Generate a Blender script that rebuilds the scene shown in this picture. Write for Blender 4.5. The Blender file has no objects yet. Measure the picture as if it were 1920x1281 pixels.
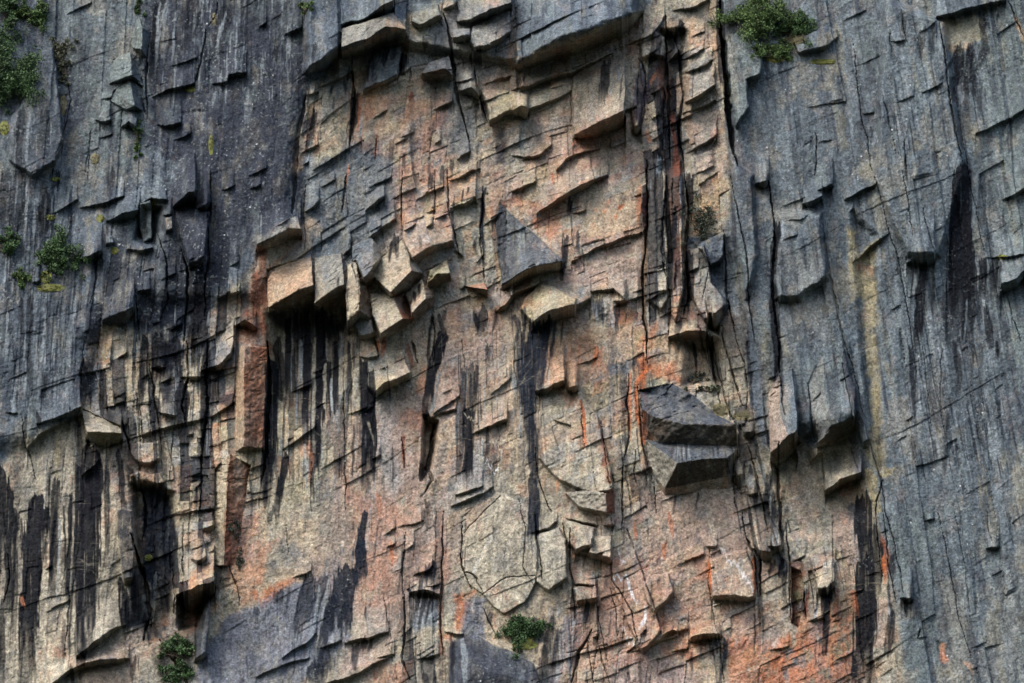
import bpy, math, random
import numpy as np
from mathutils import Vector
rad = math.radians
sc = bpy.context.scene
# ------------------------------------------------------------------ camera
PITCH = 22.0; DIST = 220.0; CZ = 26.0; TX = 32.0/237.0
cam = bpy.data.cameras.new('camera'); camo = bpy.data.objects.new('camera', cam)
sc.collection.objects.link(camo); sc.camera = camo
camo.location = (0, -DIST, CZ); camo.rotation_euler = (rad(90+PITCH), 0, 0)
cam.sensor_width = 36; cam.lens = 18.0/TX; cam.clip_start = 1; cam.clip_end = 6000
# ------------------------------------------------------------------ light
SUN_EL = 44.0; SUN_AZ = -38.0       # azimuth measured from the viewer's side, negative = from the left
world = bpy.data.worlds.new('World'); sc.world = world; world.use_nodes = True
wn = world.node_tree; bg = wn.nodes['Background']; sky = wn.nodes.new('ShaderNodeTexSky')
sky.sky_type = 'NISHITA'; sky.sun_disc = False
sky.sun_elevation = rad(SUN_EL); sky.sun_rotation = rad(180-SUN_AZ)
sky.air_density = 1.0; sky.dust_density = 3.0; sky.ozone_density = 1.0
wn.links.new(sky.outputs[0], bg.inputs[0]); bg.inputs[1].default_value = 0.15
sl = bpy.data.lights.new('sun', 'SUN'); so = bpy.data.objects.new('sun', sl); sc.collection.objects.link(so)
sl.energy = 0.9; sl.angle = rad(22); sl.color = (1.0, 0.98, 0.95)
sdir = Vector((math.sin(rad(SUN_AZ))*math.cos(rad(SUN_EL)), -math.cos(rad(SUN_AZ))*math.cos(rad(SUN_EL)), math.sin(rad(SUN_EL))))
so.rotation_euler = sdir.to_track_quat('Z', 'Y').to_euler()
sc.view_settings.view_transform = 'Standard'; sc.view_settings.look = 'None'
sc.view_settings.exposure = 1.74; sc.view_settings.gamma = 1.0
C = sc.collection
rng = np.random.default_rng(7); random.seed(7)
F = np.float32; ALB = 0.62
# ------------------------------------------------------------------ wall coordinates
# (u, v): across / down the wall in units of about 33 mm; w: how far rock stands out, in units of about 89 mm
def axis(lo, hi, n, outs_lo, outs_hi):
    return np.concatenate([np.array(outs_lo, F), np.linspace(lo, hi, n, dtype=F), np.array(outs_hi, F)])
NU, NV = 1570, 1060
U = axis(-20, 1940, NU, np.linspace(-700, -26, 130), np.linspace(1946, 2620, 130))
V = axis(-20, 1301, NV, np.linspace(-600, -26, 100), np.concatenate([np.linspace(1306, 1700, 80), np.linspace(1760, 4300, 40)]))
UU, VV = np.meshgrid(U, V)
H_, W_ = UU.shape
MW = 1/11.2
def hsh(i, j, s):
    i = i.astype(np.int64); j = j.astype(np.int64)
    n = (i*374761393 + j*668265263 + s*1442695041) & 0x7fffffff
    n = ((n ^ (n >> 13))*1274126177) & 0x7fffffff
    n = ((n ^ (n >> 16))*2246822519) & 0x7fffffff
    return ((n ^ (n >> 15)) & 0xffffff).astype(F)/F(0xffffff)
def vn(x, y, s):
    xi = np.floor(x); yi = np.floor(y); fx = (x-xi).astype(F); fy = (y-yi).astype(F)
    fx = fx*fx*(3-2*fx); fy = fy*fy*(3-2*fy)
    x0 = int(xi.min()); y0 = int(yi.min()); x1 = int(xi.max())+2; y1 = int(yi.max())+2
    if (x1-x0)*(y1-y0) < 6e6:
        gi, gj = np.meshgrid(np.arange(x0, x1+1), np.arange(y0, y1+1)); T = hsh(gi, gj, s)
        a = (xi-x0).astype(np.int32); b = (yi-y0).astype(np.int32)
        t00 = T[b, a]; t10 = T[b, a+1]; t01 = T[b+1, a]; t11 = T[b+1, a+1]
    else:
        t00 = hsh(xi, yi, s); t10 = hsh(xi+1, yi, s); t01 = hsh(xi, yi+1, s); t11 = hsh(xi+1, yi+1, s)
    return ((t00*(1-fx)+t10*fx)*(1-fy)+(t01*(1-fx)+t11*fx)*fy)*2-1
def fbm(x, y, s, o=3):
    r = 0; a = 1; t = 0
    for k in range(o):
        r = r + a*vn(x*2**k, y*2**k, s+k*17); t += a; a *= .55
    return r/t
def sst(a, b, x):
    t = np.clip((x-a)/(b-a), 0, 1); return t*t*(3-2*t)
# jagged copies of the coordinates: joints and stains never run dead straight
wu = 1.25*fbm(UU/26, VV/26, 11, 5); wv = 1.25*fbm(UU/26, VV/26, 57, 5)
JU = UU + 3.2*wu; JV = VV + 3.2*wv
SU = UU + 13*fbm(UU/34, VV/60, 81, 4); SV = VV + 16*fbm(UU/34, VV/60, 93, 4)
def box(pts, pad, Y=None):
    p = np.array(pts, F)[:, :2]
    c0 = np.searchsorted(U, p[:, 0].min()-pad); c1 = np.searchsorted(U, p[:, 0].max()+pad)
    r0 = np.searchsorted(V, p[:, 1].min()-pad); r1 = np.searchsorted(V, p[:, 1].max()+pad)
    return slice(r0, max(r1, r0+1)), slice(c0, max(c1, c0+1))
def sdf(pts, x, y):                       # > 0 inside
    d = np.full(x.shape, 1e9, F); ins = np.zeros(x.shape, bool); n = len(pts)
    for i in range(n):
        ax, ay = pts[i]; bx, by = pts[(i+1) % n]
        ex, ey = bx-ax, by-ay; t = np.clip(((x-ax)*ex+(y-ay)*ey)/(ex*ex+ey*ey+1e-6), 0, 1)
        d = np.minimum(d, (x-ax-t*ex)**2+(y-ay-t*ey)**2)
        if ay != by:
            ins ^= ((ay > y) != (by > y)) & (x < (bx-ax)*(y-ay)/(by-ay)+ax)
    d = np.sqrt(d); return np.where(ins, d, -d)
def pline(pts, x, y):                     # distance and arc parameter to a polyline
    d = np.full(x.shape, 1e9, F); tt = np.zeros(x.shape, F); n = len(pts)-1
    for i in range(n):
        ax, ay = pts[i]; bx, by = pts[i+1]
        ex, ey = bx-ax, by-ay; t = np.clip(((x-ax)*ex+(y-ay)*ey)/(ex*ex+ey*ey+1e-6), 0, 1)
        q = (x-ax-t*ex)**2+(y-ay-t*ey)**2; m = q < d
        d = np.where(m, q, d); tt = np.where(m, (i+t)/n, tt)
    return np.sqrt(d), tt
# ------------------------------------------------------------------ colours of the clean rock (display values)
PAL = dict(G=(86,95,103), GD=(50,54,63), GR=(94,104,108), GG=(102,112,110), GM=(72,78,85), GM2=(66,72,80), K2=(64,62,58), K=(19,22,28), KB=(25,31,41), T=(156,148,128), TG=(136,133,122),
  TO=(160,137,112), O=(162,108,80), OB=(166,94,56), R=(112,64,46), RB=(128,84,62), P=(152,133,121), C=(176,168,148), OL=(146,138,108), BN=(92,78,62),
  LG=(130,138,142), BL=(106,110,120), Y=(150,140,108), PD=(74,66,76), W=(200,202,204), M=(74,84,40), MY=(110,100,40))
# lips: lower edges that overhang. (points, how deep the underside goes back, height over which the rock swells out)
LIPS = [
 ([(190,187),(212,180),(243,167)],5), ([(180,226),(195,229),(208,224)],10), ([(227,238),(240,228),(257,240)],8), ([(240,140),(262,155),(268,160)],5),
 ([(285,182),(320,166),(365,155)],7,80), ([(295,236),(318,234),(340,228)],9), ([(325,262),(345,256),(360,250)],5), ([(397,157),(425,150),(430,140),(462,134)],9),
 ([(262,92),(272,95)],9), ([(125,27),(150,14),(172,4)],3), ([(187,260),(210,252)],3), ([(318,125),(370,108)],3,60),
 ([(576,131),(600,112),(634,94)],18,90), ([(640,89),(665,80),(690,73),(722,50),(762,55)],24,60), ([(640,46),(670,38),(700,25),(722,8),(740,0)],[8,10,16,30,30],80),
 ([(487,48),(500,42)],6), ([(533,64),(567,50)],9,60), ([(593,166),(625,152),(655,136),(664,130)],8,40), ([(575,178),(597,171)],6),
 ([(773,40),(790,48),(828,30)],9,30), ([(845,70),(882,66)],12,20), ([(832,16),(850,10),(858,2)],10), ([(858,40),(880,38),(920,20),(960,4)],24,40),
 ([(885,90),(920,85),(957,60)],8,60), ([(858,172),(884,164),(898,178)],24,40), ([(813,207),(850,190)],7,40),
 ([(565,290),(597,270)],5), ([(585,320),(620,300),(655,277)],6,60), ([(740,145),(770,128)],5), ([(740,75),(765,68)],5), ([(752,257),(775,246)],4),
 ([(568,310),(580,304)],3), ([(855,300),(880,285)],8,40), ([(860,330),(900,315)],5), ([(905,160),(960,140)],5,50), ([(848,155),(890,148)],5), ([(815,270),(828,262)],5), ([(700,222),(725,207)],3), ([(740,270),(765,258)],3),
 ([(968,122),(1010,95),(1050,76),(1075,62),(1120,52),(1160,40),(1190,22),(1206,20)],[10,30,44,46,44,40,22,6],130),
 ([(975,166),(1000,158),(1050,138),(1080,134),(1120,112),(1148,98)],[14,12,14,10,6,3],40), ([(960,204),(978,199),(992,203)],26,40), ([(992,206),(1025,193),(1073,170)],[9,7,4],50),
 ([(1075,255),(1098,242),(1120,232),(1172,205)],[3,18,26,36],150), ([(1183,238),(1202,232)],22,60), ([(960,293),(985,294),(1010,290),(1035,272)],8,40),
 ([(1045,318),(1065,297),(1090,287),(1125,278)],[6,10,7,3],50), ([(1284,194),(1310,178),(1340,160)],[6,14,6],50), ([(1272,219),(1300,206),(1342,187)],6,40), ([(1280,139),(1310,128),(1335,114)],6,50),
 ([(1330,282),(1345,256)],5), ([(1284,291),(1310,275),(1345,252)],7,60), ([(1275,115),(1310,98),(1320,92)],5), ([(1220,176),(1245,162)],9,30), ([(1225,262),(1243,248)],7,30), ([(1222,226),(1240,212)],7,30),
 ([(1262,22),(1300,12),(1330,0)],7,50), ([(1298,70),(1320,58)],3), ([(1300,330),(1340,310)],3), ([(1180,85),(1225,65),(1245,30)],6,40), ([(1255,115),(1275,95)],14,30),
 ([(1755,31),(1790,22),(1830,12),(1885,0)],[10,12,10,7],70), ([(1830,249),(1870,232),(1900,219),(1925,202)],[5,6,7,6],90), ([(1731,174),(1750,165),(1766,156)],[3,7,4],30), ([(1670,78),(1697,74)],6,30),
 ([(1495,100),(1525,92),(1552,85)],5,40), ([(1618,216),(1640,209)],5), ([(1680,193),(1715,180)],4), ([(1530,268),(1560,262)],3), ([(1580,40),(1625,20)],4), ([(1725,62),(1755,38)],5),
 ([(100,401),(118,390),(145,373)],6), ([(150,392),(190,381),(232,366)],8,40), ([(200,414),(230,399),(262,393)],18,40), ([(265,379),(282,372),(312,376)],8,30),
 ([(326,386),(345,370),(352,362),(367,362)],[6,18,30,34],80), ([(369,390),(380,385),(394,378)],20,70), ([(152,486),(170,478),(192,470)],18,60), ([(240,466),(262,470),(286,466)],10,30),
 ([(258,547),(282,544)],8), ([(192,602),(215,590),(252,575)],26,60), ([(440,612),(460,601),(482,614)],16,40), ([(425,553),(450,547)],8,30), ([(408,560),(430,548)],9,30), ([(318,620),(342,608)],6),
 ([(415,358),(440,348)],4), ([(430,500),(447,490)],4), ([(302,525),(330,512)],4), ([(60,530),(75,525)],6), ([(305,405),(322,402)],6), ([(470,355),(490,345)],5), ([(465,330),(500,316)],4),
 ([(482,458),(515,446),(540,430),(565,430)],[12,18,16,14],60), ([(503,531),(530,516),(560,497),(584,480)],[4,6,8,4],50), 
 ([(692,443),(710,430),(742,410)],[12,10,6],40), ([(708,486),(730,470),(757,448)],4,50), ([(513,425),(540,412),(555,405)],4), ([(570,398),(590,386),(598,375)],8,50), ([(645,478),(658,468)],6,50), ([(600,352),(630,335)],3),
 ([(780,376),(805,362),(832,350)],5,40), ([(845,392),(870,382),(893,368)],9,50), ([(815,412),(835,402),(851,396)],7,40), ([(906,425),(935,403)],4,40), ([(755,435),(780,420)],4), ([(690,352),(735,330)],4,50),
 ([(800,428),(812,420)],8,30), ([(685,395),(715,370),(722,368)],12,30), ([(892,492),(908,478)],4), ([(800,400),(815,393)],3), ([(840,340),(880,325)],4), ([(930,586),(945,572),(962,556)],14,40), ([(860,545),(872,538)],5), ([(850,470),(868,480)],6),
 ([(958,361),(980,352),(1004,340)],[4,8,4],50), ([(1008,402),(1030,386),(1060,365),(1090,346),(1140,328)],[4,10,12,18,3],70), ([(940,535),(970,515),(1000,500),(1055,492)],[8,20,20,12],60), ([(958,556),(985,543),(1013,530)],[10,12,8],40),
 ([(998,606),(1030,582),(1080,570),(1108,560)],[10,24,18,6],60), ([(1070,489),(1095,478),(1120,465),(1165,448),(1204,433)],[6,4,7,6,4],60), ([(1108,546),(1150,539),(1172,560)],[4,8,8],40), ([(1150,565),(1175,563)],10), 
 ([(1256,631),(1290,622),(1325,620)],[6,20,22],60), ([(1236,596),(1260,582)],5,40), ([(1072,403),(1098,392)],5), ([(1336,592),(1352,584),(1366,570)],[24,22,6],40), ([(1210,565),(1255,540)],4), ([(1290,510),(1310,500)],5),
 ([(1416,346),(1442,336)],18,50), ([(1533,356),(1562,344)],12,60), ([(1506,382),(1525,375),(1542,366)],[5,18,14],40), ([(1583,376),(1610,360),(1643,344)],[3,8,4],50), ([(1600,491),(1620,472),(1645,452),(1668,437)],[2,9,7,2],60),
 ([(1521,536),(1535,529),(1549,515)],[5,9,4],60), ([(1462,567),(1480,564),(1496,555)],[7,7,3],70), ([(1475,415),(1500,413),(1520,400)],4,30), ([(1465,450),(1495,440)],4), ([(1700,494),(1725,480),(1752,479)],16,90), ([(1875,534),(1905,522),(1925,506)],[22,24,22],90), ([(1850,482),(1885,482),(1920,478)],5),
 ([(1880,375),(1905,362),(1925,352)],10,60), ([(1590,400),(1600,390)],4), ([(1670,580),(1690,572)],4),
 ([(70,795),(90,788),(120,776),(152,764)],[3,4,8,26],50), ([(52,842),(75,815),(110,796),(130,784)],[7,9,6,10],60), ([(162,809),(190,815),(228,812)],[18,24,22],50), ([(220,673),(238,660)],7,30), ([(378,695),(410,684),(432,662),(438,640)],[6,16,18,12],50),
 ([(395,786),(420,770),(440,755),(460,752)],[3,6,5,3],60), ([(295,771),(310,776),(328,778)],10,40), ([(285,690),(310,690)],8,40), ([(338,706),(376,707)],9,30), ([(153,894),(170,878),(187,864)],[3,9,4],50), ([(405,880),(427,862)],4,30), ([(215,760),(235,750)],6), ([(265,710),(280,700)],5),
 ([(440,704),(458,694)],4), ([(10,773),(32,775)],3), ([(355,893),(375,888)],4), ([(350,820),(365,812)],4), ([(300,720),(320,710)],5), ([(222,806),(240,795)],5), ([(360,920),(378,905)],4), 
 ([(674,668),(690,672),(712,668)],6,30), ([(690,700),(720,690),(757,672)],[4,6,6],30), ([(703,737),(722,720),(745,712),(770,700)],[8,14,12,8],30), ([(812,776),(835,760),(862,741)],[3,6,3],50), ([(808,783),(835,772),(855,765)],6,20),
 ([(853,930),(880,920),(905,912)],[3,8,4],40), ([(846,949),(885,936),(925,913)],[3,9,4],25), ([(885,815),(915,800),(950,784)],[2,8,10],40), ([(697,862),(715,853)],5,40), ([(530,843),(560,825),(592,799)],[2,6,3],50), ([(545,735),(585,718)],4,50), ([(920,742),(958,708)],4,50), ([(680,775),(700,765)],3), ([(650,780),(690,765)],3), ([(585,770),(610,755)],3),
 ([(1003,733),(1030,725),(1058,713)],[6,12,14],70), ([(1060,728),(1084,724)],16,60), ([(1197,748),(1222,746)],10), ([(1355,842),(1372,832),(1386,815)],[10,18,10],30), ([(1368,894),(1396,888)],12,30), ([(1240,918),(1270,910),(1310,900)],4,20), 
 ([(1113,927),(1130,925),(1148,918)],8,60), ([(1240,940),(1280,925),(1310,915)],4), ([(1036,785),(1070,800)],3), ([(1400,930),(1420,925)],6), ([(1395,811),(1415,808)],12,30), ([(1385,800),(1400,792)],5), ([(1080,685),(1120,670)],3),
 ([(1446,853),(1458,840),(1475,818),(1493,807)],[20,34,46,48],110), ([(1497,820),(1510,813),(1521,807)],9,60), ([(1532,831),(1560,802),(1575,794),(1603,781)],[8,26,30,26],90), ([(1519,867),(1530,855),(1541,847)],[3,9,7],25), ([(1616,831),(1632,824)],6,60), ([(1546,920),(1575,900),(1614,886)],[18,22,18],50),
 ([(1520,755),(1540,735)],3), ([(1680,830),(1700,818)],3), ([(1700,790),(1712,782)],5), ([(1440,711),(1452,706)],4),
 ([(143,1229),(160,1218),(175,1203),(200,1187),(234,1171)],[8,16,18,14,4],70), ([(92,1284),(130,1257),(160,1242),(200,1236),(243,1232)],[8,12,18,18,6],30), ([(345,1110),(360,1106),(370,1098),(404,1091)],[30,38,42,44],70), ([(357,1048),(372,1052),(388,1045)],8,50), ([(380,991),(402,985)],8,30), ([(364,1240),(388,1226)],7,60), ([(230,1086),(250,1086)],6,50), ([(390,1040),(420,1020)],4), ([(85,1148),(110,1135),(130,1127)],3,60), ([(85,1070),(98,1060)],3),
 ([(647,1206),(690,1196),(728,1184)],[4,9,4],60), ([(608,1284),(650,1270),(670,1262),(700,1245),(735,1230)],[4,8,8,8,3],50), ([(768,1111),(800,1106),(826,1116)],[6,12,8],30), ([(800,1098),(824,1096)],5), ([(530,1236),(545,1220),(575,1205),(592,1185)],[3,5,7,3],60), ([(482,1268),(530,1248),(580,1232)],[3,5,3],50), ([(780,1238),(822,1225)],5,40), ([(775,1080),(800,1070),(812,1058)],6,30), ([(835,1185),(870,1190)],5,20), ([(550,1082),(585,1070)],4), ([(720,1003),(742,990)],4), ([(725,1027),(740,1020)],4), ([(745,990),(795,977)],3), ([(705,1235),(740,1225)],4),([(600,1215),(640,1200)],5),
 ([(1410,1026),(1425,1034),(1445,1037)],14,60), ([(1334,1122),(1375,1119),(1416,1119)],[5,8,8],70), ([(1293,1199),(1320,1190),(1352,1190)],[7,9,7],30), ([(1225,1148),(1243,1132),(1262,1110)],[6,5,3],40), ([(1204,1222),(1235,1200),(1260,1182),(1290,1180)],[3,9,7,4],50), ([(1195,1212),(1200,1190),(1212,1182)],5,30), ([(1260,1222),(1290,1215)],4,40), ([(1078,1033),(1110,1042),(1146,1048)],[6,6,8],50), ([(995,1000),(1030,990),(1045,978)],6,25), ([(1322,1026),(1345,1023)],5,40), ([(1270,1060),(1300,1045),(1320,1040)],4,40), ([(1075,1095),(1118,1097)],12,20), ([(1112,1195),(1122,1190)],8), ([(1175,1225),(1190,1210)],4), ([(1060,970),(1120,985)],6,20), ([(1130,985),(1150,983)],8),([(1240,1195),(1260,1180)],4),
 ([(1532,1103),(1552,1104),(1566,1090)],[6,12,8],80), ([(1484,1052),(1500,1048),(1512,1040)],7,50), ([(1518,1165),(1545,1157)],8,20), ([(1440,1026),(1468,1022)],10,40), ([(1600,1112),(1618,1105)],4), ([(1690,1122),(1712,1122)],12,60), ([(1735,977),(1753,971)],6), ([(1850,1030),(1873,1026)],8,70), ([(1715,1196),(1735,1194)],4), ([(1560,1167),(1578,1160)],4), ([(1560,1240),(1600,1225)],4), ([(1440,1220),(1480,1212)],4), ([(1620,1080),(1650,1070)],3), ([(1460,1255),(1490,1245)],3), ([(1820,1215),(1850,1205)],3), ([(1860,1080),(1880,1070)],3),
]
# blocks that stand out with clean edges: (kind, label, outline, depth, share of depth at the top, sideways tilt, colour, flat top of the colour mix)
BLK = [
 ('rock_block','dark speckled lump with pointed underside on the left wall',[(225,238),(243,206),(258,222),(258,240),(240,232)],7,.2,1,'GM',.5),
 ('rock_slab','tilted grey slab streaked with black under the top overhang',[(703,96),(757,84),(746,142),(680,170),(690,122)],15,.35,3,'G',.75),
 ('rock_block','grey block under the black roof at the top',[(775,8),(820,8),(828,28),(800,42),(786,47),(773,40)],10,.4,1,'GG',.6),
 ('rock_block','small grey block wedged in the dark diagonal cleft',[(848,58),(880,52),(882,66),(866,74),(848,72)],12,.5,0,'TG',.7),
 ('rock_slab','squarish grey slab with rounded lower corner near the top',[(884,48),(912,40),(958,14),(958,62),(920,86),(890,90),(882,80)],9,.4,-2,'TG',.7),
 ('rock_block','olive block with white veins above a dark ledge',[(902,168),(950,168),(990,178),(990,204),(958,206),(916,230),(910,200)],16,.3,2,'OL',.8),
 #('rock_block','dark square block in the cleft',[(828,255),(866,238),(877,268),(852,286),(832,294)],11,.6,2,'TG',.8),
 ('rock_slab','broad tan slab with black stain under the great roof',[(1073,140),(1148,112),(1200,92),(1196,150),(1193,200),(1172,206),(1075,256)],6,.4,0,None,0),
 ('rock_prism','cream prism below the right end of the great roof',[(1200,68),(1225,54),(1245,70),(1248,108),(1222,100),(1204,112)],12,.5,3,'T',.8),
 ('rock_block','mossy-topped grey prow beneath the upper right shrubs',[(1360,90),(1368,66),(1405,62),(1432,96),(1425,140),(1400,150),(1405,200),(1380,240),(1365,150)],16,.8,3,'GG',.6),
 ('rock_slab','long low grey slab beside the upper right shrubs',[(1497,70),(1545,50),(1570,54),(1573,68),(1555,84),(1497,100),(1490,86)],7,.6,0,'G',.8),
 ('rock_column','slim grey column standing in a dark niche',[(264,380),(281,376),(287,400),(284,448),(270,454),(263,430)],12,.9,5,'GG',.6),
 ('rock_block','small cream block beside the dark slab',[(308,410),(322,407),(324,430),(312,436)],11,.8,2,'T',.8),
 ('rock_slab','hanging black slab with a blunt lower end',[(326,391),(352,386),(392,398),(388,440),(385,480),(370,492),(356,496),(336,440)],16,.3,6,'GD',.9),
 ('rock_block','grey block jutting above the fallen-out corner',[(200,440),(212,442),(216,455),(200,458)],7,.5,0,'GG',.7),
 ('rock_block','grey block with rounded nose above the rust pillar',[(500,438),(520,418),(560,404),(565,430),(540,430),(515,444),(482,460),(480,444)],10,.5,3,'TG',.6),
 ('rock_roof','tan ledge over a broad dark parallelogram',[(757,400),(818,402),(846,400),(851,451),(795,472),(768,488),(757,450)],24,.3,0,'TO',.5),
 ('rock_column','dark brown strut beside the pale tan block',[(670,541),(688,536),(697,560),(697,600),(684,594),(676,570)],9,.8,-6,'BN',.9),
 ('rock_block','small blocky step below the brown strut',[(654,604),(672,588),(696,600),(702,624),(676,632),(668,616),(656,618)],12,.7,2,'TG',.8),
 ('rock_flake','dark blue-grey flake shaped like a leaning triangle',[(936,378),(972,412),(1036,470),(1057,490),(1000,502),(970,518),(940,540),(933,480),(928,420)],12,.3,4,'GM',.95),
 ('rock_slab','tan rib with a pale nose under the blue-grey flake',[(1012,530),(1042,540),(1080,560),(1080,570),(1030,584),(998,606),(975,580),(985,560)],14,.5,2,'OL',.7),
 ('rock_column','rusty brown strip standing beside the dark joint',[(1202,350),(1212,344),(1213,420),(1204,434)],8,.9,-5,'R',.9),
 ('rock_column','tall rust-edged column in the middle of the joint band',[(1250,320),(1275,300),(1280,420),(1278,560),(1268,600),(1258,590),(1262,480)],12,.8,6,'R',.35),
 ('rock_column','narrow grey rib with black seam left of the rusty column',[(1215,300),(1245,300),(1250,420),(1252,560),(1240,580),(1214,560)],9,.8,2,'TG',.5),
 ('rock_block','grey wedge on the shelf behind the little shrub',[(1305,462),(1335,442),(1358,436),(1356,480),(1348,490),(1330,500),(1316,470)],12,.8,3,'G',.9),
 ('rock_slab','cracked grey-brown slab leaning right below the shelf',[(1285,470),(1320,460),(1335,530),(1366,570),(1340,592),(1318,600),(1300,560)],14,.6,3,'TG',.8),
 ('rock_block','knobbly cream block under the hanging cream rib',[(248,832),(296,828),(301,862),(282,868),(258,866),(246,850)],10,.7,0,'C',.8),
 ('rock_block','brown striped block beneath the knobbly cream block',[(244,892),(258,886),(300,888),(308,904),(290,910),(258,908),(244,902)],9,.7,0,'BN',.7),
 ('rock_block','pale stepped block beside the blue-black drip',[(692,700),(757,674),(772,700),(745,712),(722,720),(703,738),(690,724)],12,.8,2,'T',.9),
 ('rock_block','small tan block at the right end of the prow',[(1342,794),(1378,790),(1388,812),(1372,832),(1352,844),(1344,820)],24,.8,2,'TO',.8),
 ('rock_slab','tan bulge with a rusty right edge in the middle of the wall',[(1010,740),(1090,735),(1120,780),(1146,880),(1150,918),(1112,926),(1050,900),(1010,860)],9,.2,3,None,0),
 ('rock_flake','tan flame-shaped scar in the grey buttress',[(1516,722),(1528,690),(1545,664),(1546,700),(1552,760),(1575,794),(1560,802),(1534,830),(1524,790)],1,.4,2,'TG',.6),
 ('rock_rib','slender dark-grey rib ending in a broken foot',[(1578,640),(1590,680),(1612,760),(1631,823),(1617,831),(1602,782),(1584,700)],12,.6,5,'GD',.7),
 ('rock_column','black blunt-ended column above the cave corner',[(219,955),(246,958),(252,1010),(250,1084),(232,1088),(224,1040)],14,.8,4,'KB',.95),
 ('rock_block','small orange-tan block with a rounded foot',[(362,1006),(382,1010),(388,1044),(372,1052),(357,1048)],9,.5,1,'TO',.9),
 ('rock_block','small tan block higher up the ochre wall',[(384,966),(400,962),(400,984),(380,990)],8,.6,1,'T',.9),
 ('rock_slab','dark-streaked flap right of the lower left cave',[(370,1190),(380,1140),(392,1104),(392,1180),(388,1224),(364,1240)],12,.6,2,'GM',.9),
 ('rock_slab','large smooth cream slab crossed by pale bands',[(867,968),(900,938),(936,924),(968,936),(1003,962),(1006,1030),(1004,1092),(985,1130),(945,1152),(925,1138),(905,1115),(868,1086),(864,1030)],3,.3,2,'C',.9),
 ('rock_slab','greenish-grey slab beside the cream slab',[(1006,1004),(1050,990),(1062,1010),(1064,1082),(1030,1108),(1006,1090),(1000,1040)],8,.7,2,'TG',.9),
 ('rock_block','rounded tan block left of the centre line',[(1056,972),(1115,990),(1110,1020),(1080,1032),(1066,1015)],12,.8,2,'T',.6),
 ('rock_block','pale blocky step beside the rounded tan block',[(1108,1002),(1146,1008),(1146,1047),(1104,1036)],12,.8,2,'T',.9),
 ('rock_block','grey-green block between two dark seams low down',[(1075,1102),(1118,1098),(1120,1122),(1082,1130)],14,.9,0,'TG',.8),
 ('boulder','dark speckled rounded buttress at the bottom edge',[(842,1210),(860,1196),(892,1190),(930,1212),(970,1224),(1000,1246),(1016,1284),(1016,1310),(842,1310)],22,.5,3,'GD',.9),
 ('rock_slab','pink triangular slab crossed by white veins',[(1146,1060),(1192,1030),(1215,1110),(1240,1185),(1204,1222),(1196,1212),(1170,1150),(1146,1090)],8,.6,3,'P',.5),
 ('rock_slab','tan rounded slab with an orange lower edge',[(1205,1100),(1215,1080),(1255,1075),(1262,1110),(1243,1132),(1225,1148),(1212,1130)],8,.7,0,'TG',.6),
 ('rock_slab','square orange slab veined with white',[(1330,1050),(1400,1030),(1415,1075),(1415,1119),(1375,1119),(1334,1122),(1330,1090)],8,.8,0,'TO',.6),
 ('rock_block','flat tan block under the brown slab',[(1293,1198),(1312,1180),(1345,1170),(1352,1189),(1320,1191)],11,.7,0,'TO',.7),
 ('rock_block','blunt hanging block above three black drips',[(1518,1040),(1562,1045),(1566,1090),(1552,1104),(1532,1103)],12,.3,1,'T',.8),
 ('rock_block','tan block beneath the broken ledge right of centre',[(1410,960),(1438,962),(1466,1000),(1468,1022),(1445,1037),(1425,1034),(1412,1020)],12,.5,3,'TG',.6),
 ('rock_column','orange-brown column in a black recess low on the right',[(1482,1062),(1502,1070),(1506,1120),(1498,1176),(1484,1168)],-10,.9,4,'R',.7),
 ('rock_slab','thin grey pinnacle flake on the far left',[(100,88),(76,98),(60,140),(48,170),(38,200),(20,216),(16,300),(60,330),(104,300),(118,260),(108,160)],12,.6,5,'GM',.7),
]
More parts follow.
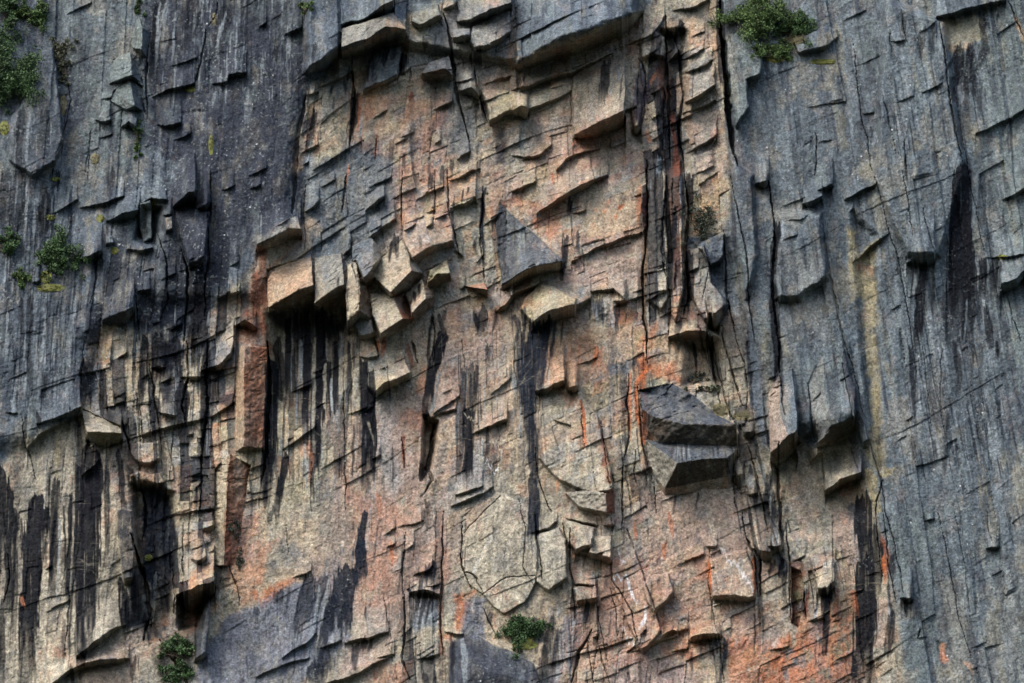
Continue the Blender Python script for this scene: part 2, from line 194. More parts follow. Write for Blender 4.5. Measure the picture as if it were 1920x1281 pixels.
# angular masses built face by face: (kind, label, [(colour, corners with depth)]); brown undersides have shade put into the colour
FAC = [
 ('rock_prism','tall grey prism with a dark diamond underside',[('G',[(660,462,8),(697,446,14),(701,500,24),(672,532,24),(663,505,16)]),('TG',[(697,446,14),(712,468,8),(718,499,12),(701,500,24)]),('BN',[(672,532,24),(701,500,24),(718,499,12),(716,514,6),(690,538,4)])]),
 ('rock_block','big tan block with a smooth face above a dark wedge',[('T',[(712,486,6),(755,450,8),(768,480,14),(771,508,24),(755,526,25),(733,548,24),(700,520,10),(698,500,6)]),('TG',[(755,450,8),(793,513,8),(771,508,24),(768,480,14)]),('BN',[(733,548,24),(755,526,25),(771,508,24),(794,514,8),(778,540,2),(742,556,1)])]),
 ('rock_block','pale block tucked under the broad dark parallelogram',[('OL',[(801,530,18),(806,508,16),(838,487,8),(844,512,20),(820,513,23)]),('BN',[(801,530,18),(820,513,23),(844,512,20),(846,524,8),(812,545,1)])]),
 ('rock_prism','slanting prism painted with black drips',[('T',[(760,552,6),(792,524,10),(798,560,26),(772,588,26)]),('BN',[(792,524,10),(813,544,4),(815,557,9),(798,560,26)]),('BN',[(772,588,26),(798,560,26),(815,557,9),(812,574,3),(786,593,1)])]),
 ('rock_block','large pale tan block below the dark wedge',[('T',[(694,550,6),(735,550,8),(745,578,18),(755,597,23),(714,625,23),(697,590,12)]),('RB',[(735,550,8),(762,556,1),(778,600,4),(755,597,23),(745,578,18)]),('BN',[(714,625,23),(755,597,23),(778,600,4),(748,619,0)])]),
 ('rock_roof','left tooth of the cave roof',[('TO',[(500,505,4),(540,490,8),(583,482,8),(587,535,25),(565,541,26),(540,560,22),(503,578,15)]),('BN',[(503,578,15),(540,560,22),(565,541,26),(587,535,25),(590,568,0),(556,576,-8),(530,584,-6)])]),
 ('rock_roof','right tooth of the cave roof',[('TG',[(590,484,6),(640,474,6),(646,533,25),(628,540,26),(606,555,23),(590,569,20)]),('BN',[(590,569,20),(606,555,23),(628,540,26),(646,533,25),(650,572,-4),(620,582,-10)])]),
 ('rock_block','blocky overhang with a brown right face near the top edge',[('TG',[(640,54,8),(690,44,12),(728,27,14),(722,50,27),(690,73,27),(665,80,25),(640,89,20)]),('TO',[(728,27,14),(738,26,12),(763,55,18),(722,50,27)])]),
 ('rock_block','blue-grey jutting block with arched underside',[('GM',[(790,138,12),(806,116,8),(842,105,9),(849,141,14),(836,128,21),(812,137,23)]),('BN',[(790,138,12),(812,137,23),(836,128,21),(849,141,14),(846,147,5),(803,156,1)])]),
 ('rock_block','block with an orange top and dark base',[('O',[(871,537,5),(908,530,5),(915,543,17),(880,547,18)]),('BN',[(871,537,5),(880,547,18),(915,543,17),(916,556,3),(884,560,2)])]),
 ('rock_prism','small grey-green prism high on the left wall',[('GG',[(247,62,3),(262,34,3),(268,50,12),(266,93,15),(249,90,8)]),('G',[(268,50,12),(283,60,0),(276,112,-2),(266,93,15)])]),  # right flanks of these left wall prisms: shade put into a darker grey
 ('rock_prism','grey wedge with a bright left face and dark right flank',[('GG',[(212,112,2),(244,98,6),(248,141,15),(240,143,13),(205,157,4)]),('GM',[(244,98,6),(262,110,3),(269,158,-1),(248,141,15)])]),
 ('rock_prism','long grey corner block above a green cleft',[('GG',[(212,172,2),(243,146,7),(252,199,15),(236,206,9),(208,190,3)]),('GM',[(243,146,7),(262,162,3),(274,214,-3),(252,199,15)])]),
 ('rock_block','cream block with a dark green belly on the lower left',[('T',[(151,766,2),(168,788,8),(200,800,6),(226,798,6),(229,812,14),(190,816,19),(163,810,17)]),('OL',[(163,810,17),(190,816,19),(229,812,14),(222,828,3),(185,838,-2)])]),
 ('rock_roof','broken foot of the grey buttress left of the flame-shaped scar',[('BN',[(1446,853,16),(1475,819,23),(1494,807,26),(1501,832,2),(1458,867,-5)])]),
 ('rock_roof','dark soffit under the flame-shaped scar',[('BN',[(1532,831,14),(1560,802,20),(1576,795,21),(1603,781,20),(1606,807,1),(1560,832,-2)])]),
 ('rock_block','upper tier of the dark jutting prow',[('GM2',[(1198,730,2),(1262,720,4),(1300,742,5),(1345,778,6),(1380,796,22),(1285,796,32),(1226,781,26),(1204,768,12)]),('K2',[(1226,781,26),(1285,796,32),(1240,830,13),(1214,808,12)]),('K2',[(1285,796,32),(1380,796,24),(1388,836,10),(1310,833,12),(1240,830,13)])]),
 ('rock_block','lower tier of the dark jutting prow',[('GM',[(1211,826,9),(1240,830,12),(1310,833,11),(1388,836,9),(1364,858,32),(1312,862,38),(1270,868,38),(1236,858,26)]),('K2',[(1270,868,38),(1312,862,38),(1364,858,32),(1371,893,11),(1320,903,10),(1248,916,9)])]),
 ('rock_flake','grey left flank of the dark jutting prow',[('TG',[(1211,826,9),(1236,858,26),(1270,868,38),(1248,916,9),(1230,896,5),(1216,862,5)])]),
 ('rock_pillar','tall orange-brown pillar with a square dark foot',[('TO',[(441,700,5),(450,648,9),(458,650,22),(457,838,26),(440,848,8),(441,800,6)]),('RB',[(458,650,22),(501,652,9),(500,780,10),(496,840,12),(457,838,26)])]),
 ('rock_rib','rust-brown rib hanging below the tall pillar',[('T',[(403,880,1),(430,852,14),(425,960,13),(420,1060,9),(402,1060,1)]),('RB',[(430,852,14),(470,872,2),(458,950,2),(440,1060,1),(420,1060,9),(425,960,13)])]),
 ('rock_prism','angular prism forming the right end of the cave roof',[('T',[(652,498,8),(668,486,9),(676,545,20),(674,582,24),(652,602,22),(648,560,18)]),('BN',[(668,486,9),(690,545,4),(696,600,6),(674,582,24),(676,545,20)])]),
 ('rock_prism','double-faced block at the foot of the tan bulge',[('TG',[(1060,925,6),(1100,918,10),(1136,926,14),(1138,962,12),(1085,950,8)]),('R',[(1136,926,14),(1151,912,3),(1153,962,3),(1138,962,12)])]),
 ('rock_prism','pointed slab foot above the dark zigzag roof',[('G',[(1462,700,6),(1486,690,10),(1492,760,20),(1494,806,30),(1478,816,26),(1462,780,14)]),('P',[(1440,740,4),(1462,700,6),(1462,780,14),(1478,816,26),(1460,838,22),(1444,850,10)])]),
]
# joints and cracks: (points, width, depth)
GRV = [
 ([(900,1118),(950,1082),(1004,1078)],3,4), ([(975,938),(985,1000),(980,1060),(1002,1100)],3,4), ([(868,1070),(895,1085),(905,1115)],4,5), ([(870,1000),(905,960),(940,930)],3,3),
 ([(276,96),(275,150),(276,225)],7,9), ([(388,55),(380,95),(370,145),(362,160)],5,7), ([(412,0),(405,25),(392,50)],3,5), ([(104,290),(112,270),(135,190),(110,100)],3,4), ([(96,340),(98,300)],3,5), ([(166,340),(170,250),(160,330)],3,3),
 ([(660,112),(664,190),(660,240),(655,270)],9,12), ([(755,85),(748,140),(744,152)],7,9), ([(833,25),(845,80),(850,150),(868,220),(882,265)],8,16), ([(890,132),(896,170),(912,230)],7,10), ([(640,48),(640,88)],4,7), ([(572,180),(560,250),(552,320),(548,400)],16,10),
 ([(705,260),(703,300)],3,4), ([(770,130),(768,160)],3,5), ([(1196,110),(1203,118),(1210,140),(1208,215),(1200,245)],5,8), ([(1247,30),(1248,100),(1252,170),(1256,300)],9,16), ([(1262,60),(1275,110),(1280,180),(1272,240),(1285,320)],7,14), ([(1245,150),(1243,250),(1240,320)],5,8),
 ([(1350,0),(1352,60),(1362,150),(1366,200),(1374,270),(1382,310)],16,30), ([(1073,150),(1071,200),(1071,250)],2,3), ([(1760,42),(1772,110),(1780,180),(1790,240),(1806,316)],6,9), ([(1778,80),(1800,240),(1816,330),(1845,470)],3,5), ([(1600,70),(1608,160),(1615,215),(1630,280),(1637,320)],3,5), ([(1655,180),(1668,230),(1680,290)],3,4),
 ([(1685,0),(1695,60),(1700,80)],3,4), ([(1530,250),(1531,300),(1528,330)],4,6), ([(1697,260),(1700,320)],3,5), ([(1890,0),(1905,40),(1920,72)],4,6), ([(1668,60),(1672,100)],3,4),
 ([(287,380),(290,420),(285,460)],6,12), ([(395,320),(394,380),(392,400)],5,8), ([(295,440),(310,480),(315,560),(300,600)],5,9), ([(388,400),(392,480),(384,520),(384,600)],5,10), ([(255,545),(258,600),(262,640)],4,6), ([(178,480),(180,520),(168,570)],4,6), ([(340,470),(352,500),(350,560),(345,640)],6,10),
 ([(755,320),(752,400),(757,450)],4,6), ([(838,320),(842,400),(852,440),(858,480)],5,9), ([(905,350),(905,400),(900,430),(908,520)],5,8), ([(650,330),(640,400)],5,6), ([(572,330),(570,400),(572,470)],3,4), ([(660,450),(662,500),(668,530)],4,7), ([(815,320),(815,380),(812,430)],4,6), ([(1075,370),(1068,410)],3,5),
 ([(1213,300),(1214,350),(1214,420),(1205,520),(1205,570),(1213,640),(1214,680)],6,14), ([(1250,320),(1246,390),(1240,470),(1258,560),(1255,600)],4,8), ([(1284,320),(1292,400),(1284,470),(1292,560),(1282,590)],8,18), ([(1356,430),(1360,500),(1365,570),(1375,610)],6,14), ([(1370,330),(1385,410),(1400,480),(1405,560),(1415,640)],5,8), ([(1262,320),(1260,400)],3,6), ([(1330,500),(1318,560)],3,5), ([(1310,610),(1345,690),(1370,780),(1385,800)],4,8), ([(1345,600),(1372,700),(1392,760)],5,8), ([(1370,600),(1400,700),(1402,790)],3,5),
 ([(1440,330),(1450,410),(1452,450),(1448,520),(1450,560),(1460,640),(1462,700),(1470,780)],8,12), ([(1543,420),(1550,480),(1565,560),(1582,640),(1600,690)],7,5), ([(1640,330),(1660,400),(1675,460),(1687,500),(1695,545),(1712,640),(1718,720)],3,5), ([(1693,320),(1705,400),(1712,440)],3,4), ([(1730,390),(1745,450),(1752,480)],3,5), ([(1600,690),(1618,780),(1636,850),(1652,900),(1660,960),(1672,1000),(1690,1080),(1700,1160)],4,6), ([(1785,430),(1780,475)],3,5), ([(1883,545),(1900,600),(1915,640)],3,5),
 ([(1768,640),(1762,720),(1768,800)],3,3), ([(1730,650),(1738,720),(1745,800)],3,3), ([(160,640),(150,700),(152,760)],6,7), ([(230,790),(240,830),(250,860)],6,14), ([(262,740),(265,780),(270,830)],4,7), ([(390,640),(385,700),(388,760),(378,860),(376,960)],9,12), ([(348,640),(355,700),(340,760),(350,800)],6,9), ([(330,780),(322,840),(318,900)],3,5), ([(300,800),(304,880)],4,6), ([(280,680),(290,750),(300,800)],6,10), ([(40,780),(48,830),(62,870),(68,900)],3,5), ([(438,780),(440,720)],4,6), ([(500,640),(506,700),(502,780),(500,850),(490,900)],12,18), ([(520,640),(524,700)],3,6),
 ([(812,600),(815,640),(812,680)],5,8), ([(802,775),(812,800),(806,850),(800,880),(812,900),(795,925)],10,18), ([(700,630),(712,670)],4,8), ([(770,640),(782,680)],6,10), ([(647,640),(645,720),(645,780),(648,900),(650,960)],3,5), ([(865,640),(872,690)],2,3), ([(585,860),(584,920),(583,960)],2,4), ([(755,820),(758,880)],4,6), ([(700,860),(702,900)],3,5), 
 ([(1168,860),(1166,900),(1166,1000)],5,10), ([(1180,700),(1176,760),(1180,820),(1172,860)],6,8), ([(1195,720),(1198,780),(1206,840),(1222,900)],5,8), ([(1190,840),(1190,900),(1195,910)],3,6), ([(1090,760),(1094,810),(1098,840)],3,5), ([(1127,790),(1134,840),(1142,900),(1148,925)],3,6), ([(1112,880),(1120,920)],3,4), ([(1004,840),(1008,890),(1028,950),(1035,960)],3,6), ([(1325,620),(1340,700),(1352,760)],6,8), ([(1400,830),(1420,900),(1440,1000)],5,8), ([(1372,830),(1376,900),(1380,960)],4,8), ([(1225,900),(1230,960)],3,6), 
 ([(1462,830),(1455,870),(1462,950),(1466,1010)],9,14), ([(1592,820),(1600,860),(1615,900)],3,5), ([(1555,870),(1560,900)],3,5), ([(1540,850),(1545,900)],3,4), ([(1580,680),(1595,760),(1600,790)],4,6), ([(1690,640),(1700,700)],3,3), ([(1516,720),(1520,780),(1528,830)],4,8), ([(1655,900),(1640,960),(1655,1080)],4,6),
 ([(245,1000),(262,1060),(275,1100),(280,1160),(268,1200)],14,18), ([(265,900),(275,960),(268,1020)],7,12), ([(323,1060),(328,1120),(325,1150)],6,10), ([(128,1100),(130,1140),(122,1230)],3,5), ([(345,980),(340,1060),(352,1100)],4,7), ([(430,1060),(445,1100),(450,1140)],4,6), ([(15,1040),(20,1080),(8,1130)],4,7), ([(300,1200),(330,1240),(350,1281)],12,12),
 ([(760,1000),(755,1080),(757,1130)],3,6), ([(832,960),(830,1040),(828,1120),(826,1180),(830,1230)],6,9), ([(758,1105),(760,1170),(755,1240),(768,1275)],6,9), ([(538,985),(540,1040)],3,4), ([(720,1120),(725,1160),(733,1200)],3,4), ([(866,980),(866,1060),(885,1105)],4,8), ([(905,1140),(930,1190)],3,5), ([(1002,960),(1012,1060),(1018,1090)],4,6), ([(1070,990),(1068,1060),(1075,1100),(1078,1160)],6,9), ([(1056,980),(1068,1030)],4,6), ([(1146,960),(1145,1060),(1148,1085),(1185,1150),(1195,1210)],4,7), ([(1124,1075),(1118,1120),(1120,1150),(1140,1240)],3,5), ([(1145,1100),(1155,1140),(1160,1200)],3,5), ([(1195,1040),(1212,1100),(1232,1160),(1240,1190)],3,6), ([(1110,1180),(1085,1225),(1072,1281)],8,12), ([(1118,1190),(1130,1240),(1145,1281)],4,6), ([(1100,1200),(1110,1260),(1115,1281)],4,6), ([(1390,960),(1400,1010),(1415,1040),(1420,1120)],6,8), ([(1330,1025),(1330,1120),(1345,1180)],3,5), ([(1345,1180),(1355,1240),(1360,1281)],4,6), ([(1175,990),(1190,1030)],4,5), ([(1425,1040),(1425,1120)],6,10),
 ([(1475,980),(1480,1060),(1480,1160)],6,12), ([(1508,1110),(1510,1160)],5,10), ([(1560,960),(1562,1090),(1570,1110)],3,5), ([(1655,960),(1668,1060),(1680,1130)],4,6), ([(1760,960),(1780,1060),(1800,1160),(1820,1230)],3,4), ([(1790,960),(1810,1060),(1818,1160)],3,3), ([(1725,1180),(1718,1196)],5,6), ([(1850,960),(1860,1020)],3,3),
]
# colour fields: (colour, outline, softness, strength)
COL = [
 ('GG',[(80,-30),(290,-30),(270,230),(250,330),(100,420),(150,200),(90,100)],14,.7), ('GD',[(275,-30),(560,-30),(576,130),(560,300),(540,460),(480,440),(380,560),(260,560),(330,330),(275,250)],14,.95), ('GM',[(0,240),(60,120),(130,250),(100,420),(150,600),(160,780),(0,780)],20,.5),
 ('GM',[(170,430),(400,400),(380,620),(200,590)],20,.7), ('G',[(560,-30),(700,-30),(640,90),(575,130)],10,.7), ('G',[(960,-30),(1240,-30),(1160,40),(1040,80),(968,122)],6,.9),
 ('T',[(576,178),(640,100),(700,72),(800,10),(960,-30),(968,122),(1060,70),(1190,30),(1250,-30),(1352,-30),(1366,180),(1375,300),(1366,420),(1290,450),(1310,560),(1366,590),(1440,850),(1490,810),(1520,840),(1602,800),(1640,960),(1690,1160),(1720,1500),(-60,1500),(-60,960),(20,860),(60,820),(150,775),(160,640),(200,600),(330,640),(385,600),(430,550),(490,470),(570,400),(580,300)],9,1.0),
 ('G',[(820,40),(862,10),(960,10),(960,130),(900,160),(895,280),(850,300),(830,240),(790,140)],12,.6), ('G',[(690,90),(760,85),(745,150),(680,170)],6,.5), ('G',[(575,130),(660,100),(650,170),(578,180)],8,.4),
 ('TG',[(590,180),(660,170),(655,260),(590,300)],12,.8), ('TO',[(672,180),(770,170),(810,200),(815,270),(740,300),(670,280)],10,.8), ('G',[(580,310),(650,280),(700,250),(740,290),(755,320),(740,400),(720,430),(660,500),(640,530),(610,540),(600,430),(570,400)],10,.75), ('G',[(640,250),(760,255),(730,330),(650,320)],10,.5),
 ('GD',[(545,320),(570,320),(572,420),(556,430)],6,.8), ('BN',[(572,180),(596,172),(575,260),(560,330),(545,330),(550,240)],7,.8), ('TO',[(755,320),(860,300),(850,450),(770,480),(755,440)],12,.6), ('T',[(850,330),(930,330),(930,580),(860,540)],10,.5), ('P',[(770,230),(815,230),(830,310),(770,320)],10,.7),
 ('P',[(1000,220),(1200,200),(1210,330),(1000,330)],14,.5), ('TG',[(1073,140),(1200,90),(1196,200),(1075,256)],10,.35), ('O',[(1050,290),(1100,250),(1125,270),(1060,300)],10,.5), ('P',[(1000,450),(1210,440),(1210,540),(1100,560),(1060,500)],12,.8), ('TO',[(1060,340),(1210,330),(1210,430),(1070,460)],12,.35), ('O',[(960,365),(1010,380),(1060,430),(1030,450),(980,400)],7,.8), ('GG',[(985,210),(1030,240),(1000,290),(965,280)],10,.7),
 ('TO',[(1275,20),(1350,0),(1345,110),(1275,110)],12,.6), ('TG',[(1270,110),(1340,90),(1345,190),(1280,210)],12,.7), ('Y',[(1290,340),(1370,330),(1350,440),(1290,420)],10,.6), ('P',[(1290,220),(1350,200),(1365,320),(1300,340)],12,.5), ('O',[(1235,120),(1262,100),(1250,180),(1235,200)],8,.5), ('TG',[(1212,300),(1280,300),(1260,600),(1212,620)],10,.5), ('KB',[(1205,60),(1225,60),(1262,62),(1258,140),(1215,120)],7,.4),
 ('PD',[(1200,112),(1210,125),(1212,160),(1208,215),(1201,246),(1193,200),(1196,150)],2,.95), ('R',[(1253,200),(1262,196),(1266,260),(1272,320),(1262,330),(1255,260)],3,.8), ('BN',[(1372,250),(1384,280),(1388,310),(1380,308)],4,.7),
 ('GR',[(1360,-30),(1940,-30),(1940,1500),(1720,1500),(1690,1160),(1640,960),(1610,840),(1600,790),(1575,793),(1530,830),(1495,808),(1470,800),(1440,640),(1400,560),(1366,420),(1375,300)],9,.85), ('GM',[(1370,130),(1440,110),(1440,320),(1430,480),(1380,480),(1368,330)],14,.7), ('GM',[(1470,160),(1640,90),(1640,340),(1480,320)],30,.45), ('GG',[(1830,40),(1925,0),(1925,700),(1860,600),(1840,250)],25,.6), ('OL',[(1762,44),(1840,22),(1842,60),(1812,90),(1772,98)],6,.7), ('Y',[(1590,430),(1606,440),(1625,560),(1600,560)],8,.7), ('Y',[(1612,480),(1642,455),(1645,640),(1655,880),(1640,880),(1625,700),(1618,560)],8,.7), ('TO',[(1903,30),(1918,60),(1915,75),(1900,50)],4,.8),
 ('TG',[(1300,580),(1400,580),(1440,640),(1470,830),(1400,830),(1350,700)],14,.7), ('G',[(1398,590),(1430,600),(1432,700),(1440,840),(1428,840),(1410,760)],6,.9), ('TG',[(1460,640),(1500,640),(1480,800),(1462,740)],8,.4), ('TG',[(1460,480),(1540,470),(1560,640),(1470,640)],16,.3),
 ('T',[(1440,720),(1480,720),(1485,810),(1450,840)],7,.8), ('BL',[(1590,810),(1612,815),(1625,900),(1600,880)],5,.7), ('Y',[(1622,880),(1640,880),(1652,960),(1636,960)],4,.7), ('Y',[(1645,880),(1680,882),(1672,900),(1652,905)],4,.9), ('GM',[(1860,760),(1925,730),(1925,820),(1880,830)],12,.7), ('TG',[(1900,850),(1925,840),(1925,1000),(1895,960)],14,.7), ('TG',[(1750,640),(1770,700),(1765,900),(1745,880)],9,.5), ('GG',[(1660,960),(1760,960),(1760,1281),(1690,1281)],20,.4), ('TG',[(1765,1080),(1810,1080),(1825,1281),(1765,1281)],14,.6), ('TG',[(1860,1100),(1925,1000),(1925,1281),(1840,1281)],30,.4), ('O',[(1765,1215),(1775,1212),(1778,1240),(1768,1240)],4,.7), ('O',[(1805,1245),(1820,1255),(1818,1270)],4,.7),
 ('GM',[(380,430),(450,400),(490,440),(480,560),(420,560)],14,.5), ('OL',[(435,540),(450,535),(450,560),(430,600),(420,580)],5,.7), ('R',[(480,460),(503,465),(500,600),(515,660),(500,690),(470,640),(440,640),(470,560)],6,.85), ('TO',[(500,470),(570,445),(590,480),(585,535),(505,572)],8,.6), ('T',[(590,480),(646,470),(646,535),(600,560)],8,.5), ('G',[(585,440),(640,440),(625,520),(600,530)],7,.7), ('O',[(500,510),(520,500),(515,525)],5,.6),
 ('K',[(505,585),(560,575),(655,575),(650,620),(600,640),(540,640)],6,.75), ('TO',[(480,650),(520,640),(520,700),(500,840),(480,800)],8,.6), ('OL',[(520,740),(680,700),(690,880),(540,960),(520,860)],14,.55), ('T',[(640,640),(690,640),(685,780),(650,760)],8,.6), ('P',[(610,760),(690,780),(790,770),(800,960),(640,960)],20,.5), ('O',[(565,820),(590,830),(585,860),(560,850)],7,.8), ('O',[(755,770),(800,760),(790,810),(755,800)],9,.8), ('O',[(785,690),(800,680),(790,740),(775,730)],6,.8), ('O',[(520,860),(535,855),(522,880)],5,.7), ('LG',[(855,830),(900,830),(905,900),(850,910)],12,.6), ('LG',[(700,740),(735,740),(745,850),(745,950),(725,950)],8,.5), ('G',[(905,600),(960,600),(955,700),(905,700)],12,.35),  # first black field deepens the shade under the cave roof
 ('P',[(830,640),(930,640),(960,800),(920,860),(820,760)],16,.6), ('TO',[(905,720),(960,700),(975,800),(920,800)],10,.6), ('R',[(910,840),(945,835),(960,870),(920,885)],10,.5), ('TO',[(1050,600),(1210,580),(1210,700),(1050,720)],14,.7), ('O',[(1110,655),(1140,650),(1120,690)],6,.7), ('OB',[(1160,575),(1205,585),(1190,600),(1150,610)],8,.5), ('LG',[(1000,570),(1050,575),(1060,600),(1000,620)],8,.3), ('LG',[(1110,575),(1145,565),(1150,615),(1115,610)],10,.6), ('G',[(1135,690),(1175,672),(1190,690),(1170,705),(1145,708)],4,.9), ('O',[(1060,740),(1090,735),(1092,770),(1060,760)],8,.7), ('TG',[(1010,780),(1130,760),(1140,920),(1010,880)],16,.6), ('BN',[(1095,700),(1165,700),(1120,770),(1095,770)],10,.45), ('OL',[(1130,740),(1180,720),(1175,900),(1150,900)],9,.6), ('O',[(1090,780),(1104,800),(1102,840),(1094,840)],4,.8), ('R',[(1126,800),(1142,840),(1150,905),(1140,905)],3,.9), ('R',[(1137,926),(1151,912),(1152,965),(1138,965)],3,.8), ('OB',[(1190,640),(1215,620),(1214,760),(1206,830),(1200,760)],5,.6), ('TO',[(1225,640),(1330,640),(1330,730),(1240,720)],10,.8), ('OB',[(1215,680),(1260,680),(1290,720),(1230,710)],10,.6), ('OB',[(1215,610),(1235,600),(1225,660)],7,.6),
 ('TO',[(1160,960),(1300,930),(1340,1040),(1300,1060),(1180,1020)],20,.35), ('P',[(1200,910),(1400,900),(1420,1080),(1200,1050)],24,.5), ('O',[(1290,1050),(1330,1040),(1330,1120),(1310,1080)],10,.5), ('BN',[(1340,1140),(1370,1125),(1410,1135),(1430,1180),(1400,1195),(1345,1190)],9,.7), ('OB',[(1360,1200),(1440,1195),(1440,1290),(1360,1290)],10,.55), ('P',[(1110,1060),(1200,1060),(1240,1200),(1150,1290),(1110,1200)],12,.5), ('LG',[(1150,1220),(1280,1220),(1300,1290),(1140,1290)],14,.6), ('O',[(1230,1160),(1330,1190),(1300,1250),(1220,1210)],9,.75), ('OB',[(1145,1170),(1155,1260),(1160,1265),(1152,1200)],3,.8), ('OB',[(1225,1150),(1245,1150),(1240,1180)],5,.8), ('TG',[(1240,1110),(1340,1080),(1345,1180),(1260,1190)],12,.7), ('BL',[(1060,1150),(1110,1150),(1080,1240),(1050,1290),(1020,1280)],9,.6),  # the curved brown field puts a recess's shade into the colour
 ('O',[(1440,1200),(1500,1195),(1500,1290),(1440,1290)],10,.8), ('O',[(1505,1240),(1520,1160),(1600,1150),(1605,1290),(1550,1290)],10,.6), ('LG',[(1520,1165),(1550,1160),(1545,1290),(1525,1290)],6,.7), ('TG',[(1470,960),(1560,900),(1560,1100),(1480,1050)],12,.7), ('P',[(1560,960),(1600,960),(1610,1100),(1565,1100)],9,.7), ('BN',[(1540,910),(1610,890),(1625,950),(1555,960)],7,.6), ('R',[(1650,1000),(1665,1020),(1668,1090),(1655,1070)],3,.8), ('P',[(1648,1120),(1668,1120),(1660,1220),(1638,1210)],4,.8), ('GM',[(1590,940),(1620,940),(1620,1060),(1600,1060)],6,.7), ('R',[(1480,1060),(1505,1060),(1500,1180),(1482,1170)],4,.7), ('BN',[(1440,1150),(1500,1180),(1490,1200),(1440,1200)],7,.7),
 ('C',[(10,960),(240,960),(240,1180),(150,1230),(90,1290),(10,1290)],12,.5), ('TO',[(90,1120),(130,1120),(125,1230),(100,1240)],9,.6), ('TG',[(60,820),(150,790),(180,960),(70,960)],14,.5), ('TG',[(20,830),(62,850),(66,960),(25,920)],12,.8), ('Y',[(108,830),(116,790),(114,870),(106,900)],4,.5), ('T',[(220,650),(270,650),(262,790),(290,830),(240,800)],8,.5), ('BN',[(170,640),(215,640),(225,700),(205,735),(185,710)],7,.75), ('BN',[(290,640),(390,640),(380,700),(290,700)],10,.5), ('TO',[(390,700),(450,670),(440,850),(430,1050),(390,960)],10,.65), ('TO',[(330,780),(420,900),(430,1160),(340,1100),(320,960)],14,.65), ('TG',[(290,700),(350,700),(340,900),(300,900)],12,.4), ('G',[(395,640),(430,640),(410,690),(390,690)],6,.6), ('TO',[(130,1240),(260,1180),(250,1240),(280,1290),(150,1290)],10,.5), ('P',[(160,1230),(250,1190),(255,1290),(150,1290)],10,.4),
 ('O',[(420,960),(480,960),(480,1120),(440,1160),(430,1080)],12,.45), ('TO',[(480,980),(600,960),(620,1060),(480,1140)],14,.4), ('C',[(508,985),(536,985),(534,1012),(512,1010)],4,.8), ('O',[(480,1010),(530,1010),(500,1060),(480,1120)],9,.6), ('OB',[(480,1110),(560,1080),(500,1140)],7,.5), ('O',[(735,960),(800,960),(760,1010)],10,.5), ('P',[(680,960),(760,960),(730,1130),(660,1130)],14,.6), ('O',[(690,1060),(740,1040),(735,1130),(700,1140)],10,.4), ('TG',[(760,1010),(815,1010),(815,1050),(780,1075),(762,1050)],6,.7), ('TG',[(680,1130),(735,1120),(730,1190),(670,1200)],9,.6), ('LG',[(765,1120),(825,1110),(825,1180),(770,1180)],8,.7), ('TG',[(760,1190),(825,1190),(825,1281),(760,1281)],10,.5), ('T',[(835,1080),(880,1090),(860,1140),(835,1170)],8,.6), ('OB',[(855,1110),(890,1105),(870,1170),(860,1180)],7,.8), ('BL',[(875,1115),(915,1120),(910,1190),(870,1185)],6,.8), ('OB',[(835,1190),(850,1190),(845,1205)],4,.9),
 ('BL',[(380,1240),(420,1170),(480,1135),(570,1085),(640,1060),(668,1110),(655,1200),(600,1250),(540,1300),(370,1300)],8,.9), ('P',[(640,1210),(740,1190),(730,1240),(640,1281)],10,.5), ('O',[(700,1260),(770,1240),(760,1290),(690,1290)],9,.5), ('GD',[(580,1220),(650,1215),(600,1281),(570,1281)],8,.5), 
 ('R',[(824,1100),(834,1100),(834,1230),(826,1230)],2,.8), ('R',[(824,960),(838,960),(842,1080),(826,1090)],4,.7), ('O',[(812,1020),(822,1010),(820,1050)],4,.7), ('LG',[(1060,1050),(1100,1050),(1110,1070),(1070,1090)],6,.4), ('LG',[(1160,910),(1175,905),(1175,960),(1165,960)],5,.3),
 ('G',[(845,860),(880,850),(880,900),(850,910)],8,.3), ('G',[(940,930),(1000,930),(1000,990),(975,980)],8,.4), ('R',[(1064,990),(1074,1010),(1078,1090),(1070,1090)],3,.7), ('P',[(1075,1040),(1140,1045),(1120,1080),(1080,1095)],6,.6),
 ('LG',[(160,700),(185,690),(190,780),(170,780)],5,.5),
 ('K',[(236,862),(262,905),(318,925),(332,1000),(326,1080),(318,1150),(300,1200),(262,1200),(236,1180),(240,1100),(252,1086),(246,960)],5,.88), ('KB',[(268,905),(318,922),(330,990),(322,1080),(290,1120),(270,1060)],7,.9), ('K',[(330,1120),(400,1100),(380,1180),(366,1240),(300,1290),(290,1200)],9,.75),  # last black field paints the shade inside the lower cave
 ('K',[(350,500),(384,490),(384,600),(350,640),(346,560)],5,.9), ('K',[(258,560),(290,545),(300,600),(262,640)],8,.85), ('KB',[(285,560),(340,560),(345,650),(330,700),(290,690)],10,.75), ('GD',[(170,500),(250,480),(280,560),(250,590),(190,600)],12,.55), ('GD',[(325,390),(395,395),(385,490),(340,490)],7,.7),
 ('KB',[(960,600),(1045,600),(1040,640),(990,660),(965,640)],6,.25), ('K',[(1362,80),(1352,10),(1380,0),(1400,60),(1380,90)],8,.5), ('BN',[(880,130),(900,130),(912,230),(895,230)],5,.5), ('KB',[(655,95),(760,60),(750,85),(690,100),(665,130)],6,.5), ('KB',[(925,245),(950,240),(962,300),(935,305)],6,.85),  # dark field below the top overhang is underside shade put into the colour
